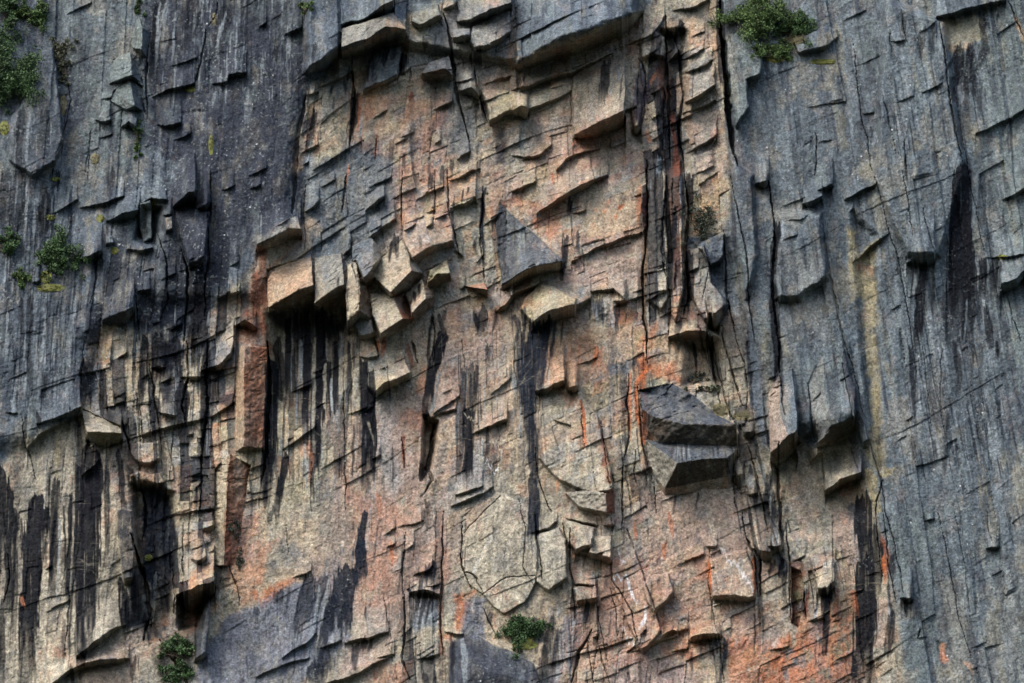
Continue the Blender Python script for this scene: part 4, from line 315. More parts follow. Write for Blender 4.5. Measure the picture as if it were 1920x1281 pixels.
# growth: (kind, label, centre, half width, half height, leaves, tone)
GROW = [
 ('shrub','dark green bush cropped by the top left corner',(14,22),40,40,1800,0), ('shrub','green bush with yellowish leaves at the top edge above the pinnacle flake',(62,26),30,34,1500,1), ('shrub','largest dark green bush filling the ledge at the left edge',(16,138),62,84,6500,0), ('shrub','small thin bush behind the top of the pinnacle flake',(117,82),20,22,420,2), ('shrub','thin olive bush growing down the gully right of the flake',(124,130),18,42,420,2),
 ('shrub','dense dark green bush on the middle left ledge',(116,478),40,46,3200,0), ('shrub','bush cropped by the left edge beside the dense ledge bush',(6,462),30,28,900,0), ('shrub','small bright bush below the dense ledge bush',(40,524),20,20,420,1), ('shrub','wide dark bush on the ledge at the upper right',(1428,40),78,54,5200,1), ('shrub','small bush at the right end of the upper right ledge',(1488,52),38,34,1500,0), ('shrub','low green bush spilling under the upper right ledge bush',(1450,95),40,24,1500,1),
 ('shrub','thin dark shrub in the corner beside the dark joint',(1314,424),30,40,1100,3), ('shrub','green bush at the foot of the cream slab',(976,1190),50,36,2800,0), ('shrub','upper bush in the dark gully at the bottom left',(332,1222),30,26,1000,0), ('shrub','lower bush in the dark gully at the bottom left',(336,1265),30,24,1000,0), ('shrub','wispy dark shrub on top of the jutting prow',(1300,712),26,15,240,3), ('shrub','low grassy clump on the back edge of the prow',(1325,730),36,9,240,2), ('shrub','narrow green strip of bush in the left wall cleft',(258,262),10,34,420,1), ('shrub','yellow-green tuft hanging at the top edge left of centre',(574,14),14,18,300,1), ('shrub','small bush near the top edge above the striped stain',(262,18),11,13,200,0),
 ('shrub','small dark shrub rooted on the rust rib',(440,996),14,20,240,3), ('shrub','thin dark shrub lower on the rust rib',(448,1058),12,26,160,3),
 ('grass_tuft','olive tuft on the ledge above the long low slab',(1488,76),26,9,200,4), ('moss_patch','yellow-green moss strip on the upper right wall',(1544,116),30,6,260,5), ('moss_patch','moss along the foot of the upper right bushes',(1455,108),22,12,260,5), ('moss_patch','yellow moss below the dense ledge bush',(95,540),30,9,260,5), ('moss_patch','yellow-green moss under the dense ledge bush',(86,520),13,14,200,5), ('moss_patch','ochre moss at the left edge below the largest bush',(8,240),10,16,200,5), ('moss_patch','moss in the crack beneath the green cleft',(178,298),10,12,140,4), ('moss_patch','tiny moss cushion on the dark left wall',(356,168),11,6,100,5), ('moss_patch','long thin moss streak on the dark wall',(396,272),6,22,150,5), ('moss_patch','moss tuft hanging from the dark niche',(288,382),6,14,120,5), ('moss_patch','moss dot above the column niche',(214,470),9,8,100,5), ('moss_patch','little moss shelf left of the niche',(95,408),10,7,90,5),
 ('moss_patch','moss speck at the top of the niche wall',(188,410),9,8,90,5), ('moss_patch','tan dead grass in the crack near the top',(402,36),5,14,120,4), ('moss_patch','moss tuft on the thin horizontal joint at the right',(1880,482),10,5,90,5), ('grass_tuft','dry grass at the right shoulder of the prow',(1352,768),18,14,160,4), ('grass_tuft','grass on the ledge above the small tan block',(1392,782),20,8,160,4), ('grass_tuft','yellow-green grass fringe under the bush by the cream slab',(985,1210),26,10,300,5), ('moss_patch','dark moss in the brown recess low on the right',(1494,1120),8,16,120,4), ('moss_patch','moss tuft on the black gully wall',(278,1046),10,8,90,5), ('moss_patch','moss spot on the dark slab at the lower left',(104,336),12,5,60,5), ('moss_patch','green strip in the crack below the dark niche',(102,458),8,6,60,5),('moss_patch','moss tuft hanging in the left wall gully',(118,196),8,24,120,4),
]
# ------------------------------------------------------------------ relief
def dens(lst, base, soft=True):
    R = np.full(UU.shape, base, F)
    for e in lst:
        a, pts, f = e[0], e[1], (e[2] if len(e) > 2 else 12)
        b = box(pts, f+20); s = sst(-f, f, sdf(pts, SU[b] if soft else JU[b], SV[b] if soft else JV[b]))
        R[b] = R[b]*(1-s)+a*s
    return R
ROUGH = dens(RGH, .08); COLM = dens(CLM, 0.0); RIBM = dens([(.6, [(1440,-60),(2000,-60),(2000,1400),(1700,1400),(1620,800),(1450,600)], 40), (.45, [(-60,-60),(540,-60),(560,400),(150,760),(-60,780)], 40)], 0.0)
D = np.zeros(UU.shape, F)
for a, pts, f in BIG:
    b = box(pts, f+20); D[b] += a*sst(-f, f, sdf(pts, JU[b], JV[b]))
# joints: one set near vertical (leaning with the wall), one rising to the right
lean = np.interp(UU, [0, 300, 700, 1300, 1500, 1920], [.07, .05, .0, -.05, -.14, -.17]).astype(F)
P_ = UU + lean*(VV-640) + 26*fbm(UU/330, VV/330, 5, 2) + 2.2*fbm(UU/30, VV/30, 6, 3); slope = np.interp(UU, [0, 500, 1000, 1500, 1920], [.40, .50, .42, .40, .46]).astype(F)
Q_ = VV + slope*(UU-960) + 40*fbm(UU/300, VV/300, 9, 2) + 2.2*fbm(UU/30, VV/30, 10, 3)
def cells(sx, sy, seed, jit=.85):
    x = P_/sx; y = Q_/sy; xi = np.floor(x); yi = np.floor(y)
    f1 = np.full(x.shape, 9, F); f2 = f1.copy(); ci = np.zeros(x.shape, F); cj = ci.copy(); cx = ci.copy(); cy = ci.copy()
    for dj in (-1, 0, 1):
        for di in (-1, 0, 1):
            gi = xi+di; gj = yi+dj
            px = gi+.5+jit*(hsh(gi, gj, seed)-.5); py = gj+.5+jit*(hsh(gi, gj, seed+1)-.5)
            dx = np.abs(x-px); dy = np.abs(y-py); d = np.maximum(dx, dy)+.25*np.minimum(dx, dy)
            m = d < f1
            f2 = np.where(m, f1, np.minimum(f2, d)); f1 = np.where(m, d, f1)
            ci = np.where(m, gi, ci); cj = np.where(m, gj, cj); cx = np.where(m, x-px, cx); cy = np.where(m, y-py, cy)
    h = lambda k: hsh(ci, cj, seed+k)*2-1
    return h, cx, cy, f2-f1
def bricks(sx, sy, seed, major):
    x = P_/sx; y = Q_/sy
    if major == 'col': x, y = y, x
    def cut(t, key, s):                    # uneven spacing along t
        i = np.floor(t)
        b0 = i+.42*(hsh(i, key, s)*2-1); b1 = i+1+.42*(hsh(i+1, key, s)*2-1); bm = i-1+.42*(hsh(i-1, key, s)*2-1); b2 = i+2+.42*(hsh(i+2, key, s)*2-1)
        lo = np.where(t < b0, bm, np.where(t >= b1, b1, b0)); hi = np.where(t < b0, b0, np.where(t >= b1, b2, b1))
        k = np.where(t < b0, i-1, np.where(t >= b1, i+1, i)); return k, lo, hi
    r, r0, r1 = cut(y, np.zeros_like(y), seed)
    xx = x+.5*hsh(r, r*0, seed+9)+(hsh(r, r*0, seed+10)-.5)*(.05 if major == 'col' else .35)*(y-r)
    q, q0, q1 = cut(xx, r, seed+1)
    cy = (y-(r0+r1)/2)/(r1-r0); cx = (xx-(q0+q1)/2)/(q1-q0)
    e = np.minimum(np.minimum(y-r0, r1-y)*(sx if major == 'col' else sy), np.minimum(xx-q0, q1-xx)*(sy if major == 'col' else sx))
    if major == 'col': cx, cy = cy, cx
    h = lambda k: hsh(q, r, seed+k+20)*2-1
    return h, cx, cy, e/((sx+sy)*.5)*2
tint = np.zeros(UU.shape, F); tint2 = np.zeros(UU.shape, F)
KEEP = {}
for sx, sy, amp, seed, rp in ((105, 84, 4.2, 101, .9), (36, 50, 2.5, 211, 1.0), (22, 15, .9, 307, 1.2), (8.5, 7, .45, 401, 1.2), (16, 120, 1.6, 503, 1.0), (44, 330, 2.5, 607, 1.0)):
    h, cx, cy, e = cells(sx, sy, seed) if seed == 401 else bricks(sx, sy, seed, 'col' if seed in (211, 503, 607) else 'row')
    brk = sst(*{503: (-2, -1), 607: (-2, -1), 101: (-.6, .2), 211: (-.45, .25), 307: (-.15, .45), 401: (.0, .5)}[seed], fbm(P_/95, VV/150, seed+50, 3))
    A = amp*(COLM if seed == 503 else RIBM if seed == 607 else ROUGH)**rp*brk
    D += A*(h(3)*.8 + h(4)*cx*1.2 + (h(5)*.9+.25)*cy)
    D -= A*(.9 if seed in (211, 503, 607) else 0.0 if seed == 101 else .2)*sst(.1, .6, fbm(UU/45, VV/45, seed+70, 2)+.3*h(6))*(1-sst(.02, .08, e))
    KEEP[seed] = h(11); wt = {101: .35, 211: .45, 307: .35, 401: .2, 503: .3, 607: .5}[seed]
    tint += h(7)*wt*ROUGH; tint2 += h(8)*wt*ROUGH
# long slabby undulation and pitted skin
D += 5*fbm((UU-.12*VV)/120, VV/300, 71, 3) + 1.3*fbm((UU+lean*VV)/16, VV/70, 73, 4) + .6*(.6+ROUGH)*fbm(UU/6, VV/6, 75, 4) + .22*vn(UU/2.4, VV/2.4, 77)
for L in LIPS:
    pts, w = L[0], L[1]; wm = max(w) if isinstance(w, list) else w
    Hh = L[2] if len(L) > 2 else 4*wm+16
    x0 = pts[0][0]; x1 = pts[-1][0]
    b = box(pts, Hh+8); u = JU[b]; v = JV[b]
    px = [p[0] for p in pts]; lip = np.interp(u, px, [p[1] for p in pts])
    if isinstance(w, list): ww = np.interp(u, np.linspace(0, 1, len(w))*(x1-x0)+x0 if len(w) != len(pts) else px, w)
    else: ww = w*1.1*np.clip(.12+1.5*(u-x0)/max(x1-x0, 1), .12, 1)*(1-.35*sst(.7, 1, (u-x0)/max(x1-x0, 1)))
    inside = (sst(x0-1, x0+1, u)*(1-sst(x1-1, x1+1, u)))
    d = lip-v
    up = np.clip(1-d/Hh, 0, 1)**1.3*.62*(d >= 0); dn = -.38*np.clip(1+d/(Hh*.8), 0, 1)**1.3*(d < 0)
    D[b] += ((.6 if wm < 8 and x0 > 1440 and x1 < 1900 else 1.15 if wm < 11 else 1.5)*ww*inside*(up+dn)).astype(F)
ID = np.zeros(UU.shape, np.int16); BC = []
for k, (kind, lab, pts, w, tf, gu, col, cs) in enumerate(BLK):
    b = box(pts, 8); u = JU[b]; v = JV[b]; s = sdf(pts, u, v); m = sst(-.8, .8, s)
    vs = [p[1] for p in pts]; us = [p[0] for p in pts]
    t = np.clip((v-min(vs))/(max(vs)-min(vs)), 0, 1); x = (u-(min(us)+max(us))/2)/((max(us)-min(us))/2)
    bev = (1-sst(0, 3.0, s))*min(abs(w)*.12, 1.6)
    D[b] += (m*(w*(tf+(1-tf)*t)*(.8 if w > 0 and 'prow' in lab else 1.05)+gu*x-bev)).astype(F)
    if kind == 'boulder': D[b] += (m*9*(sst(0, 70, s)-1)).astype(F)
    sub = ID[b]; sub[s > 0] = k+1
NB = len(BLK); FCOL = []
for kind, lab, faces in FAC:
    NB += 1; al = [p for _, q in faces for p in q]
    b = box([(p[0], p[1]) for p in al], 8); base = float(np.median(D[b])); u = UU[b]+.5*(JU[b]-UU[b]); v = VV[b]+.5*(JV[b]-VV[b]); Dn = D[b]; sub = ID[b]; fine = .7*vn(u/5, v/5, 301)+1.8*fbm(u/20, v/20, 303, 3)-1.6*(1-sst(.0, .09, np.abs(fbm(P_[b]/46, Q_[b]/13, 309, 3))))*sst(-.1, .4, vn(u/25, v/25, 311))
    ks = .85 if ('prow' in lab or 'pillar' in lab) else 1.25
    for col, q in faces:
        q = [(p[0], p[1], p[2]*ks-(4 if ks > 1 and p[2] < 9 and col == 'BN' else 3 if p[2] < 11 else 0)) for p in q]
        cu_ = sum(p[0] for p in q)/len(q); cv_ = sum(p[1] for p in q)/len(q); cd_ = sum(p[2] for p in q)/len(q)
        tris = [(q[0], q[i], q[i+1]) for i in range(1, len(q)-1)]
        for (x1, y1, d1), (x2, y2, d2), (x3, y3, d3) in tris:
            den = (y2-y3)*(x1-x3)+(x3-x2)*(y1-y3)
            a = ((y2-y3)*(u-x3)+(x3-x2)*(v-y3))/den; c_ = ((y3-y1)*(u-x3)+(x1-x3)*(v-y3))/den; g = 1-a-c_
            ins = (a >= -.002) & (c_ >= -.002) & (g >= -.002)
            Dn[ins] = (base+a*d1+c_*d2+g*d3+fine)[ins]; sub[ins] = NB
            FCOL.append((b, ins, col, .3 if 'prow' in lab else 0))
for pts, w, dp in GRV:
    b = box(pts, w+6); d, t = pline(pts, JU[b], JV[b]); ww = w*.36*(.3+.9*np.clip(np.sin(t*3.1416), 0, 1))*(1+.7*fbm(UU[b]/9, VV[b]/16, 33, 2))
    D[b] -= (dp*.6*(1-sst(.35, 1.0, d/np.maximum(ww, .6)))).astype(F)
# undersides: rock may go back no faster than a near level soffit
dv = np.diff(V); rate = dens([(.58, [(1190,775),(1400,775),(1400,925),(1190,925)], 6)], 1.6)*(1+.18*vn(UU/30, VV/30, 44)).astype(F)
UND = np.zeros(UU.shape, F)
for i in range(1, H_):
    c = D[i-1]-rate[i]*dv[i-1]; m = c > D[i]
    D[i] = np.where(m, c, D[i]); ID[i] = np.where(m, ID[i-1], ID[i]); UND[i] = np.where(m, 1.0, 0)
# ------------------------------------------------------------------ colour of the rock, with shade put into some recesses and undersides
lin = lambda c: np.array([((x/255+.055)/1.055)**2.4 if x > 10 else x/255/12.92 for x in c], F)
PL = {k: lin(v)*ALB for k, v in PAL.items()}
RC = np.empty(UU.shape+(3,), F); RC[:] = PL['G']
def mix(b, m, c): RC[b] = RC[b]*(1-m[..., None])+np.asarray(c, F)*m[..., None]
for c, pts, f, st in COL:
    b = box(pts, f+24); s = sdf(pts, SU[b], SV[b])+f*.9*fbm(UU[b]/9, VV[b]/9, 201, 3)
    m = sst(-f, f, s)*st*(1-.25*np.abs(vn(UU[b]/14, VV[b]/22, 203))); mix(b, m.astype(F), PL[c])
for k, (kind, lab, pts, w, tf, gu, col, cs) in enumerate(BLK):
    if col:
        b = box(pts, 8); s = sdf(pts, JU[b], JV[b]); mix(b, (sst(-1, 2, s)*cs*.85).astype(F), PL[col])
full = (slice(0, H_), slice(0, W_))
warm = np.clip((RC[..., 0]/np.maximum(RC[..., 2], 1e-3)-1.05)*1.6, 0, 1)
# bedding tints, rust bloom, pale leached patches, grey film
n1 = fbm(UU/60, VV/80, 221, 4); n2 = fbm(UU/30, VV/46, 223, 4); n3 = fbm(UU/11, VV/18, 225, 4)
mix(full, warm*sst(.15, .5, n1+.35*tint+.3*n3)*.5, PL['TO']); mix(full, warm*sst(.34, .56, n2+.25*tint2+.4*n3)*.5, PL['O'])
mix(full, warm*sst(.05, .5, -n1+.4*tint2)*.65, PL['TG']); mix(full, warm*sst(.1, .45, -n2+.4*tint-.3*n3)*.55, PL['G']); mix(full, warm*sst(.3, .55, -n3+.3*tint)*.35, PL["BN"]); mix(full, warm*sst(.42, .6, n3+.4*n1)*.35, PL['C'])
n4 = fbm((UU+lean*VV)/13, VV/160, 271, 4); n5 = fbm(UU/18, VV/24, 273, 4)
mix(full, (1-warm)*sst(.05, .4, n4)*.45, PL['GD']); mix(full, (1-warm)*sst(.15, .5, -n4)*.4, PL['LG']); mix(full, (1-warm)*sst(.1, .4, n5)*.4, PL['GM']); mix(full, (1-warm)*sst(.25, .5, -n5+.2*n1)*.15, PL['P']); mix(full, warm*sst(.2, .5, n5-.3*n4)*.4, PL['T']); mix(full, (1-warm)*sst(.1, .5, n1+.5*n3)*.35, PL['GG']); mix(full, (1-warm)*sst(.15, .5, n2-.5*n3)*.4, PL['GD']); mix(full, (1-warm)*sst(.3, .6, -n2)*.25, PL['LG']); mix(full, (1-warm)*sst(.2, .55, -n1-.5*n3)*.45, PL['TG']); mix(full, (1-warm)*sst(.3, .5, fbm((UU+lean*VV)/22, VV/90, 291, 4)-.2*n3)*.2, PL['OL']); mix(full, (1-warm)*sst(.25, .5, fbm((UU+lean*VV)/9, VV/120, 293, 4))*.55, PL['GD'])
RC *= (1+.19*tint+.16*n3+.13*n2)[..., None]
# neighbouring blocks of broken rock differ in hue right up to the joint between them
kr = sst(.1, .5, ROUGH)
for sd, a in ((101, .30), (211, .40), (307, .30)):
    q = KEEP[sd]*.5+.5
    for i, cc in enumerate(('C', 'TG', 'P', 'TO', 'O', 'LG', 'OL', 'G')):
        mix(full, ((q > i/8) & (q <= (i+1)/8))*(kr*warm*a), PL[cc])
q = KEEP[503]; mix(full, COLM*sst(.25, .3, q-.35*vn(UU/60, VV/120, 277))*.8, PL['KB']); mix(full, COLM*warm*sst(.3, .35, -q)*.25, PL['T'])
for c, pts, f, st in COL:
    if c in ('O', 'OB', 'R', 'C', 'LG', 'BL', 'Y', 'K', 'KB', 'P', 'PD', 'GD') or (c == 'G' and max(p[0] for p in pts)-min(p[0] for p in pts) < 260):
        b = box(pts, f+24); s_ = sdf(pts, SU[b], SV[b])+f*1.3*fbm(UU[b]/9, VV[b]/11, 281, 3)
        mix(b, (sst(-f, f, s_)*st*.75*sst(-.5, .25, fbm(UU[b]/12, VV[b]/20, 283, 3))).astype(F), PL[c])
for k, (kind, lab, pts, w, tf, gu, col, cs) in enumerate(BLK):
    if col in ('R', 'RB', 'O', 'GM', 'GD', 'KB', 'BN', 'OL', 'Y', 'TO'):
        b = box(pts, 8); mix(b, (sst(-1, 2, sdf(pts, JU[b], JV[b]))*cs*.6*sst(-.6, .1, fbm(UU[b]/9, VV[b]/26, 287, 3))).astype(F), PL[col])
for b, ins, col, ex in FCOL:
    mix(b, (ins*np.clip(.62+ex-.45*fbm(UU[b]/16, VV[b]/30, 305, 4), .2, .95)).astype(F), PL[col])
# thin drip marks everywhere on slabs
st1 = fbm((UU+lean*VV)/3.2, VV/110, 231, 3); st2 = fbm((UU+lean*VV)/5, VV/60, 233, 3)
DR = dens([(a, p, 22) for p, a in DRP], .12)
mix(full, sst(.62, .80, st1*.8+DR*.9)*.75*sst(-.2,.2,vn(UU/40,VV/90,239)+DR*.8), PL['KB']); mix(full, sst(.60, .78, -st2*.8+DR*.8)*.5, PL['LG'])
STX = []
for e in STK:
    c = e[3] if len(e) > 3 else 'K'; L_ = e[0][-1][1]-e[0][0][1]
    if c in ('K', 'KB') and L_ > 25 and e[2] > .4:
        for k in range(1 if e[1] < 10 else 3):
            o = random.gauss(0, 1)*(e[1]*.8+5); a = random.uniform(-.1, .5)*L_; z = random.uniform(.3, .9)*L_; x0 = e[0][0][0]; x1 = e[0][-1][0]; y0 = e[0][0][1]
            STX.append(([(x0+o+(x1-x0)*a/L_, y0+a), (x0+o+(x1-x0)*(a+z)/L_, y0+a+z)], random.uniform(1.5, 4), random.uniform(.3, .85), c if random.random() < .8 else 'LG'))
for e in STX+STK:
    pts, w, stg = e[:3]; c = e[3] if len(e) > 3 else 'K'
    b = box(pts, w+16); un = UU[b]; vv_ = VV[b]
    d, t = pline(pts, un+1.6*vn(un/30, vv_/22, 241)+.8*vn(un/6, vv_/9, 242), vv_+14*fbm(un/4.5, vv_/200, 243, 2))
    ww = w*.67*(.72+.28*np.sin(np.clip(t*.9+.1, 0, 1)*3.14))*(1+.42*fbm(un/3.5, vv_/60, 245, 3))
    m = (1-sst(-1.0, 1.4, d-ww))*np.clip(1.15-.5*sst(.55, 1, t)*(1+vn(un/5, vv_/30, 249)), 0, 1)
    if w > 6: m = m*(1-.3*sst(.42, .6, fbm(un/2.4, vv_/75, 247, 2)))
    mix(b, (m*stg).astype(F), PL[c])
# veins
for k, (ax, thr, cc) in enumerate(((300, .020, 'C'), (170, .018, 'C'))):
    th = .9+k*.7; a = UU*math.cos(th)+VV*math.sin(th); b_ = -UU*math.sin(th)+VV*math.cos(th)
    r = np.abs(fbm(a/34, b_/ax, 251+k*9, 3)); mix(full, (1-sst(0, thr, r))*.38*warm*sst(.2, .6, vn(UU/90, VV/90, 261+k))*.6, PL[cc])
iid = [hsh(np.arange(H_*W_).reshape(H_, W_) // (1), np.zeros((H_, W_)), 900+k)-.5 for k in range(4)]
RC *= 1+.24*iid[0][..., None]+.10*np.stack(iid[1:], -1)
RC = np.clip(RC, .005, .75)
SP = dens(SPK, .12)
# ------------------------------------------------------------------ positions
cp, sp = math.cos(rad(PITCH)), math.sin(rad(PITCH))
def place(u, v, d):
    a = (u-960)/960*TX; b = (640.5-v)/960*TX
    dy = cp-sp*b; dz = sp+cp*b; t = (DIST-d)/dy
    return a*t, -d, CZ+dz*t
X, Y, Z = place(UU, VV, D*MW)
def depth_at(u, v):
    j = min(max(int(np.searchsorted(U, u)), 0), W_-1); i = min(max(int(np.searchsorted(V, v)), 0), H_-1); return float(D[i, j])*MW
# ------------------------------------------------------------------ materials
def newmat(n):
    m = bpy.data.materials.new(n); m.use_nodes = True; t = m.node_tree; return m, t, t.nodes['Principled BSDF']
rock, T, B = newmat('weathered_rock'); N = T.nodes; K = T.links
at = N.new('ShaderNodeAttribute'); at.attribute_name = 'rock_tone'; tc = N.new('ShaderNodeTexCoord')
def noise(s, det=6, r=.6, sc3=None):
    n = N.new('ShaderNodeTexNoise'); n.inputs['Scale'].default_value = s; n.inputs['Detail'].default_value = det; n.inputs['Roughness'].default_value = r
    if sc3:
        mp = N.new('ShaderNodeMapping'); mp.inputs['Scale'].default_value = sc3; K.new(tc.outputs['Object'], mp.inputs[0]); K.new(mp.outputs[0], n.inputs['Vector'])
    else: K.new(tc.outputs['Object'], n.inputs['Vector'])
    return n
def mr(src, a, b, c, d):
    m = N.new('ShaderNodeMapRange'); m.inputs[1].default_value = a; m.inputs[2].default_value = b; m.inputs[3].default_value = c; m.inputs[4].default_value = d; K.new(src, m.inputs[0]); return m.outputs[0]
def mth(op, a, b=None):
    m = N.new('ShaderNodeMath'); m.operation = op
    for i, x in enumerate((a, b)):
        if x is None: continue
        if isinstance(x, (int, float)): m.inputs[i].default_value = x
        else: K.new(x, m.inputs[i])
    return m.outputs[0]
g1 = noise(2.6, 8, .8); g2 = noise(7, 4, .8); g3 = noise(1.0, 5, .6, (1.6, 1.6, .35))
val = mth('MULTIPLY', mth('MULTIPLY', mr(g1.outputs[0], .36, .64, .60, 1.42), mr(g2.outputs[0], .34, .66, .55, 1.50)), mr(g3.outputs[0], .3, .7, .86, 1.14))
vm = N.new('ShaderNodeVectorMath'); vm.operation = 'SCALE'; K.new(at.outputs['Color'], vm.inputs[0]); K.new(val, vm.inputs['Scale'])
# pale crusts of lichen: small flecks where the rock is old and grey
g4 = noise(4.6, 3, .6); g5 = noise(.45, 3, .5); vor = N.new('ShaderNodeTexVoronoi'); vor.inputs['Scale'].default_value = 3.2; K.new(tc.outputs['Object'], vor.inputs['Vector'])
fl = mth('MULTIPLY', mth('MULTIPLY', mr(g4.outputs[0], .58, .68, 0, 1), mr(g5.outputs[0], .42, .62, .15, 1)), at.outputs['Alpha'])
sepv = N.new('ShaderNodeSeparateColor'); K.new(vor.outputs['Color'], sepv.inputs[0])
dots = mth('MULTIPLY', mth('MULTIPLY', mr(vor.outputs['Distance'], .05, .24, 1, 0), mr(sepv.outputs[0], .86, .90, 0, 1)), mth('MULTIPLY', mr(g5.outputs[0], .50, .66, .0, .9), mth('ADD', at.outputs['Alpha'], .1)))
mx = N.new('ShaderNodeMix'); mx.data_type = 'RGBA'; K.new(mth('MULTIPLY', fl, .42), mx.inputs[0]); K.new(vm.outputs[0], mx.inputs[6]); mx.inputs[7].default_value = (.26, .29, .28, 1)
mx2 = N.new('ShaderNodeMix'); mx2.data_type = 'RGBA'; K.new(mth('MINIMUM', dots, 1.0), mx2.inputs[0]); K.new(mx.outputs[2], mx2.inputs[6]); mx2.inputs[7].default_value = (.50, .52, .53, 1)
K.new(mx2.outputs[2], B.inputs['Base Color']); B.inputs['Roughness'].default_value = .82; B.inputs['Specular IOR Level'].default_value = .06
bp = N.new('ShaderNodeBump'); bp.inputs['Strength'].default_value = .55; bp.inputs['Distance'].default_value = .10
K.new(mth('ADD', g1.outputs[0], mth('MULTIPLY', g2.outputs[0], .45)), bp.inputs['Height']); K.new(bp.outputs[0], B.inputs['Normal'])
# ------------------------------------------------------------------ the wall, cut into its parts
def sheet(name, sel, parent=None, label=None):
    fi, fj = np.nonzero(sel); q = fi*W_+fj
    quads = np.stack([q, q+W_, q+W_+1, q+1], 1).ravel()
    uq, inv = np.unique(quads, return_inverse=True); n = len(fi)
    me = bpy.data.meshes.new(name); me.vertices.add(len(uq)); me.loops.add(4*n); me.polygons.add(n)
    co = np.empty((len(uq), 3), F); co[:, 0] = X.ravel()[uq]; co[:, 1] = Y.ravel()[uq]; co[:, 2] = Z.ravel()[uq]
    me.vertices.foreach_set('co', co.ravel()); me.loops.foreach_set('vertex_index', inv.astype(np.int32).ravel())
    me.polygons.foreach_set('loop_start', np.arange(0, 4*n, 4, dtype=np.int32)); me.update(calc_edges=True)
    ca = me.color_attributes.new('rock_tone', 'FLOAT_COLOR', 'POINT'); cc = np.ones((len(uq), 4), F)
    cc[:, :3] = RC.reshape(-1, 3)[uq]; cc[:, 3] = SP.ravel()[uq]; ca.data.foreach_set('color', cc.ravel())
    me.materials.append(rock); o = bpy.data.objects.new(name, me); C.objects.link(o)
    if parent: o.parent = parent
    if label: o['label'] = label
    return o
FID = ID[:-1, :-1]
cliff = sheet('cliff_face', FID == 0); cliff['kind'] = 'structure'
cliff['label'] = 'tall fractured rock wall, blue-grey at both sides and tan and rust in the middle'; cliff['category'] = 'cliff'
for k, e in enumerate(BLK):
    m = FID == k+1
    if m.sum() > 60: sheet(e[0], m, cliff, e[1])
for k, e in enumerate(FAC):
    sheet(e[0], FID == len(BLK)+k+1, cliff, e[1])
# ------------------------------------------------------------------ ground far below and in front
def simple(n, col, r=.9, scale=.05, lo=.7, hi=1.3):
    m, t, b = newmat(n); no = t.nodes.new('ShaderNodeTexNoise'); no.inputs['Scale'].default_value = scale; no.inputs['Detail'].default_value = 5
    tcc = t.nodes.new('ShaderNodeTexCoord'); t.links.new(tcc.outputs['Object'], no.inputs['Vector'])
    cr = t.nodes.new('ShaderNodeValToRGB'); cr.color_ramp.elements[0].position = .3; cr.color_ramp.elements[1].position = .7
    cr.color_ramp.elements[0].color = tuple(c*lo for c in col)+(1,); cr.color_ramp.elements[1].color = tuple(c*hi for c in col)+(1,)
    t.links.new(no.outputs[0], cr.inputs[0]); t.links.new(cr.outputs[0], b.inputs['Base Color']); b.inputs['Roughness'].default_value = r
    b.inputs['Specular IOR Level'].default_value = .2; return m
gm = simple('forest_ground_tone', (.025, .032, .02)); me = bpy.data.meshes.new('ground'); gx = np.linspace(-1, 1, 61)
gv = [(math.copysign(abs(a)**2*3000, a), -DIST+math.copysign(abs(b)**2*3000, b), 0) for b in gx for a in gx]
gv = [(x, y, -3+ 260*max(0.0, min(1.0, (-y-330)/900))**.8 + (2.5*math.sin(x*.03)*math.cos(y*.025))) for x, y, z in gv]  # unseen rise behind the camera, added to block low sky light
me.from_pydata(gv, [], [(j*61+i, j*61+i+1, (j+1)*61+i+1, (j+1)*61+i) for j in range(60) for i in range(60)])
me.materials.append(gm); go = bpy.data.objects.new('ground', me); C.objects.link(go); go['kind'] = 'structure'
# ------------------------------------------------------------------ growth on the ledges
TONE = [((.030, .058, .020), .75), ((.048, .078, .024), .7), ((.060, .065, .040), .6), ((.030, .038, .026), .5), ((.095, .085, .045), .6), ((.085, .090, .020), .6)]
lm = [simple('leaf_tone', c, .6, 1.6, 1-s, 1+s) for c, s in TONE]; bark = simple('bark_tone', (.07, .055, .04), .9, 4)
def mesh_ob(name, vs, fs, mat, parent=None):
    me = bpy.data.meshes.new(name); me.from_pydata(vs, [], fs); me.materials.append(mat)
    o = bpy.data.objects.new(name, me); C.objects.link(o); o.parent = parent; return o
def tube(vs, fs, p, q, r0, r1, n=5):
    p = Vector(p); q = Vector(q); a = (q-p).normalized(); s = a.cross(Vector((.3, .9, .1))).normalized(); t = a.cross(s); b = len(vs)
    for c, r in ((p, r0), (q, r1)):
        for k in range(n): vs.append(tuple(c+(s*math.cos(6.283*k/n)+t*math.sin(6.283*k/n))*r))
    for k in range(n): fs.append((b+k, b+(k+1) % n, b+n+(k+1) % n, b+n+k))
def leafs(vs, fs, cs, n, sz, el=1.7):
    for c in cs:
        for _ in range(n):
            d = Vector((random.gauss(0, 1), random.gauss(0, 1), random.gauss(0, 1)))
            d = d.normalized()*(random.random()**.45)*c[1]; d.z *= .75
            o = c[0]+d; a = Vector((random.gauss(0, 1), random.gauss(0, 1), random.gauss(.5, 1))).normalized(); b_ = a.cross(Vector((random.gauss(0, 1), random.gauss(0, 1), random.gauss(0, 1)))).normalized()
            s = sz*random.uniform(.6, 1.4); i = len(vs)
            vs += [tuple(o), tuple(o+a*s*el*.5+b_*s*.42), tuple(o+a*s*el), tuple(o+a*s*el*.5-b_*s*.42)]; fs.append((i, i+1, i+2, i+3))
S = 1/30.0; GRP = {'shrub': 'bushes rooted on the cliff', 'grass_tuft': 'grass on the ledges', 'moss_patch': 'moss in the cracks'}
